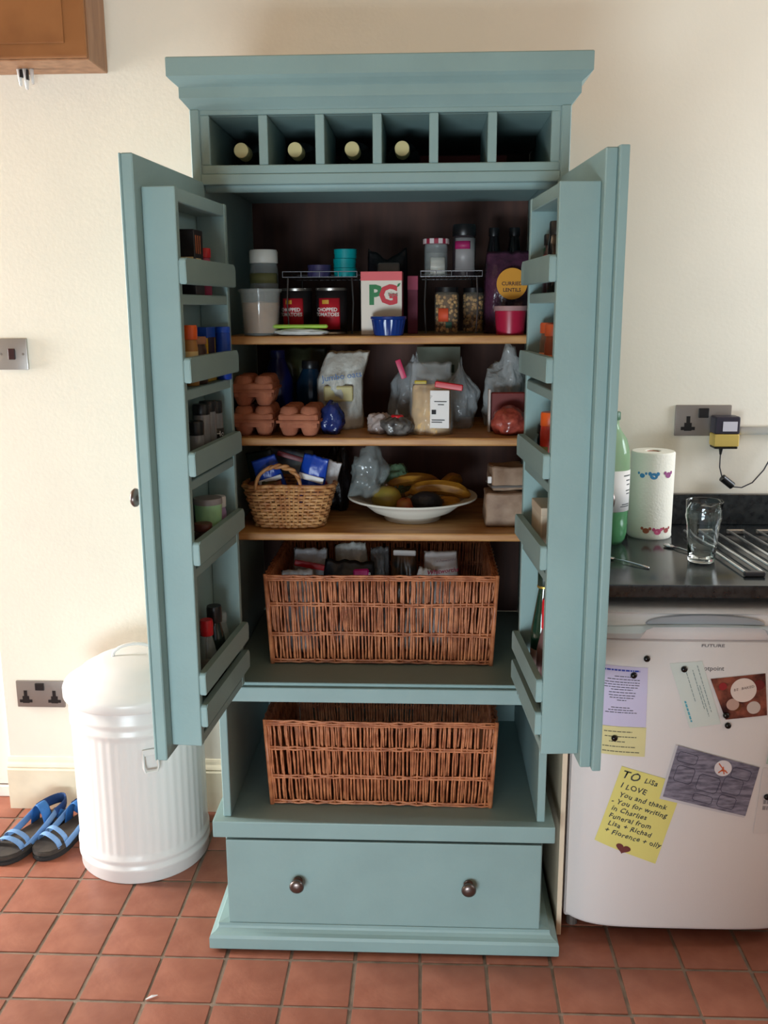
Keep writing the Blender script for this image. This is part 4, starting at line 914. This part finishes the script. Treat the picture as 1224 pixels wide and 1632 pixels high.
# ------------------------------------------------------------ oak wall cabinet top left
t = thing('wall_cabinet', 'oak wall cabinet hanging at the top left corner', 'cabinet', (-1.1, .61, 2.097))
MB().box(-.45, -.140, 0, .367, 0, .5, bev=.002).build('body', OAKV, t)
dd = MB().box(-.44, -.150, .004, .365, -.1405, .5, bev=.004, seg=2).build('door', OAK, t)
MB().box(-.40, -.154, .036, .312, -.1502, .5, bev=.0035, seg=2).build('raised_panel', OAK, dd)
t = thing('plastic_clip', 'clear plastic bracket dangling under the oak wall cabinet', 'clip', (-.925, .55, 2.0965))
mb = MB(); 
for x, h, rr in ((-.018, .040, .007), (-.002, .048, .008), (.014, .036, .006)): mb.tube([(x, 0, 0), (x+.001, 0, -h*.5), (x+.003, -.003, -h)], [rr, rr*.8, rr*.5], n=8)
mb.build('fingers', mat('clear_clip', (230, 230, 230), .15, alpha=.6, spec=1), t, smooth='all')
MB().box(-.016, -.006, -.020, -.008, .004, -.001, bev=.001).build('hook', BLACK, t); MB().box(.000, -.006, -.026, .006, .004, -.001, bev=.001).build('hook', BLACK, t)

# ------------------------------------------------------------ worktop side
MB_ = MB().box(.419, .052, 0, .431, .60, .8755, bev=.001)
tag(MB_.build('end_panel', plain('cream_panel', (226, 206, 180), .5)), 'narrow cream end panel between the cupboard and the fridge', 'panel')
t = thing('worktop', 'polished dark granite worktop above the fridge, with an upstand along the wall', 'worktop', (1.4, .3, .877))
MB().box(-.975, -.297, 0, 1.1, .308, .029, bev=.003, seg=2).build('slab', GRAN, t, smooth=40)
MB().box(-.975, .288, .0292, 1.1, .308, .115, bev=.002).build('upstand', GRAN, t)
ZW = .9063
# fridge
FY = lambda x: .016+.045*abs((x-.715)/.272)**7+.006*((x-.715)/.272)**2
t = thing('fridge', 'white under-counter fridge covered in notes and magnets, under the worktop', 'fridge', (.715, .33, 0))
MB().box(-.273, -.245, .03, .273, .26, .842, bev=.004).build('body', FRID, t)
def fridge_skin(z0, z1, y_extra=0, x0=.443, x1=.987, nx=48, prof=None, thick=.05):
    mb = MB(); vs = []; fs = []
    prof = prof or [(z0, .010), (z0+.004, .003), (z0+.012, 0), (z1-.012, 0), (z1-.004, .003), (z1, .012)]
    m = len(prof)
    for i in range(nx+1):
        x = x0+(x1-x0)*(.5-.5*math.cos(PI*i/nx))
        for (z, dy) in prof: vs.append((x-.715, FY(x)+dy+y_extra-.33, z))
        vs.append((x-.715, .076-.33, prof[-1][0])); vs.append((x-.715, .076-.33, prof[0][0]))
    q = m+2
    for i in range(nx):
        for j in range(q): fs.append((i*q+j, (i+1)*q+j, (i+1)*q+(j+1) % q, i*q+(j+1) % q))
    fs += [tuple(range(q)), tuple(nx*q+j for j in range(q-1, -1, -1))]
    return mb._add(vs, fs)
fd = fridge_skin(.045, .774).build('door', FRID, t, smooth=40)
fridge_skin(.770, .846, prof=[(.7765, 0), (.778, -.001), (.802, -.003), (.812, .006), (.818, .010), (.830, .012), (.836, .003), (.842, .008), (.846, .018)]).build('door_cap', FRID, t, smooth=60)
# scooped grip and bow handle
mb = MB(); vs = []; fs = []; NN = 40
def hz(x):   # lower edge height of the bow
    v = min(1, max(0, (abs(x-.715)-.075)/.075)); k = 1-v*v*(3-2*v)
    return k
pts = []
for i in range(NN+1):
    x = .455+(.975-.455)*i/NN; k = hz(x); d = abs(x-.715)
    z0 = .776+.028*(1 if d < .125 else max(0, 1-((d-.125)/.018))**1)+.006*(1-(d/.26)**2); z1 = .800+.012*(1-(d/.26)**2)
    th = .016
    y = FY(x)-.33
    vs += [(x-.715, y-th*.6, z0), (x-.715, y-th, (z0+z1)/2), (x-.715, y-th*.5, z1), (x-.715, y+.004, z1), (x-.715, y+.004, z0)]
for i in range(NN):
    for j in range(5): fs.append((5*i+j, 5*i+5+j, 5*i+5+(j+1) % 5, 5*i+(j+1) % 5))
fs += [(0, 1, 2, 3, 4), tuple(5*NN+j for j in (4, 3, 2, 1, 0))]
mb._add(vs, fs).build('handle', mat('handle_pale', (204, 212, 214), .22), t, smooth=40)
mb = MB(); vs = []; fs = []
for i in range(NN+1):
    x = .585+(.845-.585)*i/NN; q = (1-((x-.715)/.13)**2)**.5 if abs((x-.715)/.13) < 1 else 0
    y = FY(x)-.33+.004
    for z in (.812, .812+.020*q): vs += [(x-.715, y-.004, z)]
    for z in (.812, .812+.020*q): vs += [(x-.715, y+.004, z)]
for i in range(NN):
    b = 4*i; fs += [(b, b+4, b+5, b+1), (b+2, b+3, b+7, b+6), (b+1, b+5, b+7, b+3), (b, b+2, b+6, b+4)]
mb._add(vs, fs).build('grip_recess', SILV, t, smooth=40)
def onf(x, z, e): return (x-.715, FY(x)-.33-e, z)
lettering('FUTURE', .0125, lambda a, b: onf(.735+a*1.15, .7625+b*.75, .0006), plain('print_mid_grey', (120, 118, 122), .5), t, bold=.0002)
lettering('Hotpoint', .0150, lambda a, b: onf(.7350+a, .709+b, .0006), plain('print_dark_grey', (96, 94, 96), .5), fd, bold=.0001)
for x in (-.25, .25): MB().cyl((x, -.225, 0), (x, -.225, .032), .014).build('foot', GREYM, t)
for x in (-.25, .25): MB().cyl((x, .22, 0), (x, .22, .032), .014).build('foot', GREYM, t)

def sheet(quad, off, z_n=6, nx=12):
    """thin paper following the curved fridge front; quad = TL,TR,BR,BL (x,z) in world"""
    TL, TR, BR, BL = [Vector(q) for q in quad]
    def at(a, b): return (TL.lerp(TR, a)).lerp(BL.lerp(BR, a), b)
    mb = MB(); vs = []; fs = []
    for e in (off+.0006, off):
        for j in range(z_n+1):
            for i in range(nx+1):
                p = at(i/nx, j/z_n); vs.append((p.x, FY(p.x)-e, p.y))
    m = (nx+1)*(z_n+1)
    for j in range(z_n):
        for i in range(nx):
            a = j*(nx+1)+i; fs.append((a, a+1, a+nx+2, a+nx+1)); fs.append((m+a+1, m+a, m+a+nx+1, m+a+nx+2))
    for i in range(nx): fs += [(i+1, i, m+i, m+i+1), (z_n*(nx+1)+i, z_n*(nx+1)+i+1, m+z_n*(nx+1)+i+1, m+z_n*(nx+1)+i)]
    for j in range(z_n): a = j*(nx+1); fs += [(a, a+nx+1, m+a+nx+1, m+a), (a+nx+1+nx, a+nx, m+a+nx, m+a+nx+1+nx)]
    mb._add(vs, fs); return mb, at
def note(name, label, cat, quad, off, m):
    mb, at = sheet(quad, off); o = mb.build(name, m); tag(o, label, cat)
    def mp(u, v):    # u,v in metres from top-left along the sheet
        TL, TR, BR, BL = [Vector(q) for q in quad]
        p = at(u/(TR-TL).length, v/(BL-TL).length); return (p.x, FY(p.x)-off-.0010, p.y)
    return o, mp
def strokes(parent, mp, rows, m, name='print_lines', h=.0016, seed=1):
    rn = random.Random(seed); mb = MB()
    for (u0, u1, v) in rows:
        uu = u0
        while uu < u1-.001:
            w = min(rn.uniform(.003, .010), u1-uu); n = 1
            ps = [mp(uu, v-h/2), mp(uu+w, v-h/2), mp(uu+w, v+h/2), mp(uu, v+h/2)]
            mb._add(ps, [(0, 1, 2, 3)]); uu += w+.0015
    return mb.build(name, m, parent)
LIL = plain('lilac_paper', (206, 198, 226), .8)
o, mp = note('printed_letter', 'lilac printed letter with a blue heading at the top left of the fridge door', 'paper', [(.478, .713), (.595, .709), (.598, .566), (.478, .566)], .001, LIL)
strokes(o, mp, [(.012, .100, .010)], plain('blue_ink', (60, 74, 170), .7), 'heading', h=.004)
strokes(o, mp, [(.045, .085, .025), (.030, .100, .032), (.025, .100, .039), (.024, .100, .045), (.024, .096, .051), (.038, .085, .057), (.034, .092, .064), (.034, .092, .071), (.036, .090, .077), (.052, .072, .083), (.040, .080, .101), (.034, .088, .107), (.028, .096, .113)], INK, seed=2)
YP = plain('yellow_paper', (222, 212, 156), .8)
o, mp = note('yellow_slip', 'small pale yellow handwritten slip under the lilac letter', 'paper', [(.478, .565), (.599, .5645), (.599, .493), (.478, .496)], .001, YP)
strokes(o, mp, [(.028, .090, .012), (.030, .100, .024), (.040, .075, .036), (.026, .098, .048), (.026, .108, .060)], plain('pencil_ink', (110, 104, 84), .7), h=.0022, seed=5)
o, mp = note('cheque', 'pale green cheque pinned sideways in the middle of the fridge door', 'paper', [(.642, .720), (.713, .727), (.765, .577), (.696, .566)], .001, plain('cheque_green', (214, 222, 216), .8))
def vstrokes(o, mp, cols, m, nm, h=.0016):
    mb = MB(); rn = random.Random(3)
    for (v0, v1, u_) in cols:
        vv = v0
        while vv < v1:
            w = rn.uniform(.004, .012); mb._add([mp(u_-h/2, vv), mp(u_+h/2, vv), mp(u_+h/2, min(v1, vv+w)), mp(u_-h/2, min(v1, vv+w))], [(0, 1, 2, 3)]); vv += w+.002
    return mb.build(nm, m, o)
vstrokes(o, mp, [(.01, .13, .058), (.015, .10, .030), (.02, .12, .045), (.06, .14, .050)], plain('cheque_ink', (130, 150, 150), .7), 'print_lines')
vstrokes(o, mp, [(.095, .15, .008)], plain('cheque_blue', (90, 170, 190), .7), 'blue_print', .004)
# photo card: blotched colours as material, plus round sticker
PH = mat('photo_print', (150, 84, 66), .4, rgb2=(52, 22, 26), vscale=38, stretch=(1, 1, 1))
o, mp = note('photo_postcard', 'postcard photo of a reddish table scene with a round cream disc', 'postcard', [(.734, .685), (.854, .699), (.866, .599), (.774, .588)], .0022, PH)
def disc(parent, cx, cz, rad, e, m, name):
    mb = MB(); vs = [(cx+rad*math.cos(2*PI*i/36), FY(cx)-e-.0004, cz+rad*math.sin(2*PI*i/36)) for i in range(36)]+[(cx+rad*math.cos(2*PI*i/36), FY(cx)-e+.0002, cz+rad*math.sin(2*PI*i/36)) for i in range(36)]
    mb._add(vs, [tuple(range(36)), tuple(range(71, 35, -1))]+[(i, (i+1) % 36, 36+(i+1) % 36, 36+i) for i in range(36)]); return mb.build(name, m, parent)
dc = disc(o, .808, .660, .0285, .0046, plain('disc_cream', (232, 214, 204), .7), 'disc')
for i, ch in enumerate('E IDEER'[:0]+'BE BAKED'): lettering(ch, .0085, (lambda i: lambda a, b: (.7885+i*.0056+a, FY(.808)-.0056, .660+i*.0013+b))(i), plain('disc_ink', (120, 96, 90), .7), dc)
for (cx, cz, rr, cc, nm) in ((.762, .668, .009, (150, 40, 44), 'red_shape'), (.787, .625, .014, (196, 160, 146), 'pale_shape'), (.834, .618, .015, (206, 190, 182), 'plate_shape'), (.796, .620, .010, (110, 60, 30), 'brown_shape'), (.842, .672, .012, (110, 34, 34), 'dark_red_shape')):
    disc(o, cx, cz, rr, .0036, plain('ph_'+nm, cc, .5), nm)
GP = mat('grey_postcard', (142, 138, 154), .5, rgb2=(96, 92, 108), vscale=40, stretch=(1, 1, 4))
o, mp = note('pencil_postcard', 'grey pencil-drawn postcard with a small orange figure in a white disc', 'postcard', [(.667, .525), (.859, .471), (.834, .345), (.638, .390)], .0024, plain('postcard_edge', (206, 202, 206), .7))
mb, at_ = sheet([(.672, .524), (.859, .4715), (.836, .350), (.645, .396)], .0032); mb.build('picture', GP, o)
mb = MB()
for (cx, cz, w, h) in ((.695, .493, .045, .024), (.690, .452, .042, .040), (.745, .430, .050, .040), (.800, .425, .045, .040), (.818, .455, .044, .026), (.790, .385, .040, .030), (.735, .393, .045, .018)):
    ca, sa = math.cos(-.27), math.sin(-.27); pts = []
    for (a, b) in ((-1, -.7), (-.8, -1), (.8, -1), (1, -.7), (1, .7), (.8, 1), (-.8, 1), (-1, .7)):
        x = a*w/2; z = b*h/2; X = cx+x*ca-z*sa; Z = cz+x*sa+z*ca; pts.append((X, FY(X)-.0042, Z))
    mb.tube(pts, .0007, n=4, closed=True)
mb.build('pencil_outlines', plain('pencil_dark', (70, 66, 84), .7), o)
dc = disc(o, .776, .470, .0195, .0050, plain('disc_white', (226, 218, 220), .7), 'disc')
mb = MB(); fy = FY(.776)-.0056
for a, b in (((.766, .482), (.776, .468)), ((.776, .468), (.766, .459)), ((.776, .468), (.786, .459)), ((.776, .474), (.779, .456)), ((.771, .464), (.783, .464))): mb.cyl((a[0], fy, a[1]), (b[0], fy, b[1]), .0014, n=5)
mb.build('orange_figure', plain('orange_ink', (204, 96, 50), .7), dc)
YN = plain('bright_yellow_paper', (228, 218, 128), .8)
NQ = [(.549, .467), (.683, .428), (.638, .220), (.497, .274)]
NQ = [(.549, .469), (.690, .402), (.638, .220), (.497, .274)]
NQ = [(.549, .468), (.692, .427), (.638, .222), (.497, .274)]
o, mp = note('yellow_note', 'bright yellow handwritten child\'s note with a dark red heart', 'paper', NQ, .001, YN)
PEN = plain('pen_ink', (62, 66, 66), .7)
na = math.atan2(.427-.468, .692-.549)
def writ(txt, u0, v, size):
    ux = Vector(NQ[1])-Vector(NQ[0]); vx = Vector(NQ[3])-Vector(NQ[0]); LU, LV = ux.length, vx.length
    rn = random.Random(len(txt)*7+int(v*1000)); xs = 0
    def mpp(a, b):
        p = Vector(NQ[0])+ux/LU*(u0+a)+vx/LV*(v-b+.0012*math.sin(a*260+v*90)); return (p.x, FY(p.x)-.0021, p.y)
    lettering(txt, size*1.12, mpp, PEN, o, align='LEFT', shear=.15, bold=.0003, spacing=1.1)
writ('TO', .006, .018, .026); writ('LiSa', .060, .018, .016); writ('I LOVE', .012, .046, .017); writ('You and thank', .016, .068, .0155)
writ('- You for writing', .004, .088, .0155); writ('in Charlies', .010, .107, .0155); writ('Funeral from', .010, .126, .0155); writ('Lisa + Richad', .014, .145, .0155); writ('+ Florence + olly', .012, .165, .0155)
mb = MB(); hp = []
for i in range(32):
    a = 2*PI*i/32; hx = 16*math.sin(a)**3; hy = 13*math.cos(a)-5*math.cos(2*a)-2*math.cos(3*a)-math.cos(4*a)
    p = mp(.066+hx*.0011, .193-hy*.0008); hp.append((p[0], p[1]-.0004, p[2]))
mb._add(hp, [tuple(range(32))]).build('heart', plain('heart_maroon', (112, 52, 50), .6), o)
o, mp = note('white_flyer', 'white flyer with grey print at the right edge of the fridge door', 'paper', [(.868, .470), (.96, .462), (.955, .300), (.858, .305)], .0012, plain('offwhite_paper', (216, 208, 206), .8))
strokes(o, mp, [(.012, .08, .085), (.012, .08, .100)], plain('grey_print2', (150, 144, 146), .7), h=.010, seed=9)
o, mp = note('green_card', 'green-edged card tucked at the far right of the fridge door', 'card', [(.884, .560), (.96, .555), (.96, .475), (.874, .480)], .0024, plain('sage_card', (176, 196, 176), .7))
def magnet(x, z, label, e=.001):
    t = thing('magnet', label, 'magnet', (x, FY(x)-e, z), 0, 'round black fridge magnets')
    MB().lathe([(0, 0), (.0060, 0), (.0072, .0015), (.0072, .004), (.006, .0065), (.003, .008), (0, .0084)], n=22, M=Matrix.Rotation(PI/2, 4, 'X')).build('cap', MBLACK, t, smooth='all')
    return t
for a in ((.591, .731, 'round black magnet alone above the lilac letter'), (.564, .691, 'round black magnet holding the lilac letter', .0018), (.674, .708, 'round black magnet holding the cheque', .0018), (.773, .600, 'round black magnet on the lower corner of the photo postcard', .0046),
          (.780, .574, 'round black magnet just below the photo postcard'), (.529, .537, 'round black magnet holding the pale yellow slip', .0018), (.882, .398, 'round black magnet on the white flyer at the right edge', .002)): magnet(*a)

# ------------------------------------------------------------ on the worktop
t = thing('kitchen_roll', 'white kitchen roll printed with coloured faces, standing on the worktop', 'kitchen roll', (.688, .462, ZW), .0)
KR = .056
MB().lathe([(.018, 0), (KR-.002, 0), (KR+.001, .004), (KR, .012), (KR, .222), (KR-.003, .226), (.020, .226), (.018, .222)], n=56).build('paper', mat('tissue', (236, 234, 222), .9, bump=.5, bscale=160), t, smooth=50)
MB().lathe([(.0185, .002), (.0185, .224), (.0165, .224), (.0165, .002), (.0185, .002)], n=30).build('tube', CARD, t, smooth=50)
def face(ang, z, cc, nm, s=1, ears=1):
    m = plain('face_'+nm, cc, .8); mb = MB()
    def P(a, b): return (math.cos(ang+a/KR)*(KR+.0006), math.sin(ang+a/KR)*(KR+.0006), z+b)
    def blob(cx, cz, rx, rz):
        mb._add([P(cx+rx*math.cos(2*PI*i/16)*s, cz+rz*math.sin(2*PI*i/16)*s) for i in range(16)], [tuple(range(16))])
    blob(0, 0, .010, .0085)
    for sx in (-1, 1): blob(sx*.010, .006 if ears == 1 else 0, .0045, .005)
    return mb.build(nm, m, t)
for ang, z, cc, nm, s in ((-1.72, .168, (70, 140, 190), 'blue_face', 1.0), (-1.02, .170, (150, 80, 130), 'purple_face', .9), (-2.25, .168, (90, 150, 190), 'blue_face', .7), (-1.95, .024, (170, 96, 70), 'brown_face', .85), (-1.42, .022, (196, 84, 124), 'pink_face', .95), (-.95, .024, (160, 80, 80), 'red_face', .8)):
    face(ang, z, cc, nm, s)
# soda bottle
t = thing('plastic_bottle', 'large clear green plastic bottle with a white label, beside the kitchen roll', 'bottle', (.566, .385, ZW))
GB = mat('green_pet', (120, 200, 140), .08, alpha=.34, spec=1, bump=.2, bscale=20)
MB().lathe([(0, .004), (.02, .001), (.034, 0), (.042, .012), (.046, .03), (.0465, .09), (.046, .215), (.044, .240), (.036, .268), (.022, .288), (.0155, .300), (.0145, .318)], n=40).build('body', GB, t, smooth='all')
MB().lathe([(.017, .316), (.0175, .318), (.0175, .334), (.016, .336), (0, .336)], n=28).build('cap', plain('green_cap2', (60, 104, 76), .4), t, smooth=40)
MB().lathe([(0, .005), (.033, .003), (.041, .013), (.0445, .03), (.0445, .078), (0, .079)], n=36).build('liquid', mat('green_liquid', (36, 96, 52), .1, alpha=.7), t, smooth='all')
arc_patch(.0468, .088, .192, P2-1.4, P2+1.6, n=30).build('paper_label', PAPER, t, smooth='all')
mb = MB()
for a0, a1, z in ((.55, 1.1, .178), (.75, 1.1, .166), (.8, 1.1, .155), (.75, 1.15, .140), (.8, 1.12, .132), (.5, 1.1, .105), (.4, 1.1, .100)):
    mb.merge(arc_patch(.0474, z, z+.003, P2+a0, P2+a1, n=5).bm)
mb.build('print_lines', plain('print_dim', (96, 100, 100), .7), t)
# pint glass
t = thing('pint_glass', 'empty clear pint glass standing on the worktop', 'glass', (.752, .205, ZW))
MB().lathe([(0, .001), (.029, 0), (.0308, .003), (.0345, .050), (.0385, .095), (.0412, .104), (.0420, .110), (.0408, .116), (.0410, .126), (.0422, .146), (.0415, .1475), (.0407, .146), (.0396, .126), (.0394, .116), (.0404, .110), (.0397, .104), (.0371, .095), (.0331, .050), (.0290, .012), (.018, .009), (0, .009)], n=56).build('tumbler', CLEARG, t, smooth='all')
def spoon(name, label, a, b, bowl):
    t = thing(name, label, 'spoon', (a[0], a[1], ZW)); v = Vector((b[0]-a[0], b[1]-a[1], 0)); L = v.length
    t.rotation_euler = (0, 0, math.atan2(v.y, v.x))
    MB().tube([(0, 0, .004), (L*.3, 0, .006), (L*.7, 0, .005), (L, 0, .0025)], [.0016, .0018, .0022, .0030], n=8).build('handle', CHROME, t, smooth='all')
    if bowl: MB().sphere((-.014, 0, .0042), .017, .011, .0038).build('bowl', CHROME, t, smooth='all')
    return t
spoon('teaspoon', 'steel teaspoon lying behind the pint glass, its bowl to the left', (.716, .322), (.752, .262), True)
spoon('spoon', 'steel spoon at the worktop edge, mostly hidden by the right door', (.545, .205), (.612, .128), True)
# drying rack of steel rods
t = thing('draining_rack', 'roll-out draining rack of parallel steel rods at the right of the worktop', 'rack', (.83, .28, ZW))
dx = -.2
rods = [(.785+.0385*i) for i in range(12)]
for i, xb in enumerate(rods):
    xe = xb+.028
    MB().cyl((xb-.83, .478-.28, .009), (xe-.83, .076-.28, .009), .0031, n=10).build('rod', mat('rod_steel', (236, 236, 238), .32, metal=.85), t, smooth='all')
for i in range(0, 12, 2):
    x = rods[i]+.028-.83; MB().box(x-.004, .066-.28, .001, x+.043, .078-.28, .0125, bev=.002).build('end_cap', plain('rack_rubber', (60, 60, 64), .3), t)
for i in range(1, 11, 2):
    x = rods[i]-.83; MB().box(x-.004, .476-.28, .001, x+.043, .486-.28, .0125, bev=.002).build('end_cap', STEEL, t)

# ------------------------------------------------------------ small litter on the floor
t = tag(MB().tube([(-.520, -.204, .0015), (-.508, -.196, .003), (-.497, -.190, .0016)], [.001, .0028, .0008], n=6).build('paper_scrap', PAPER), 'tiny curled white scrap lying on the floor tiles, left front', 'scrap')
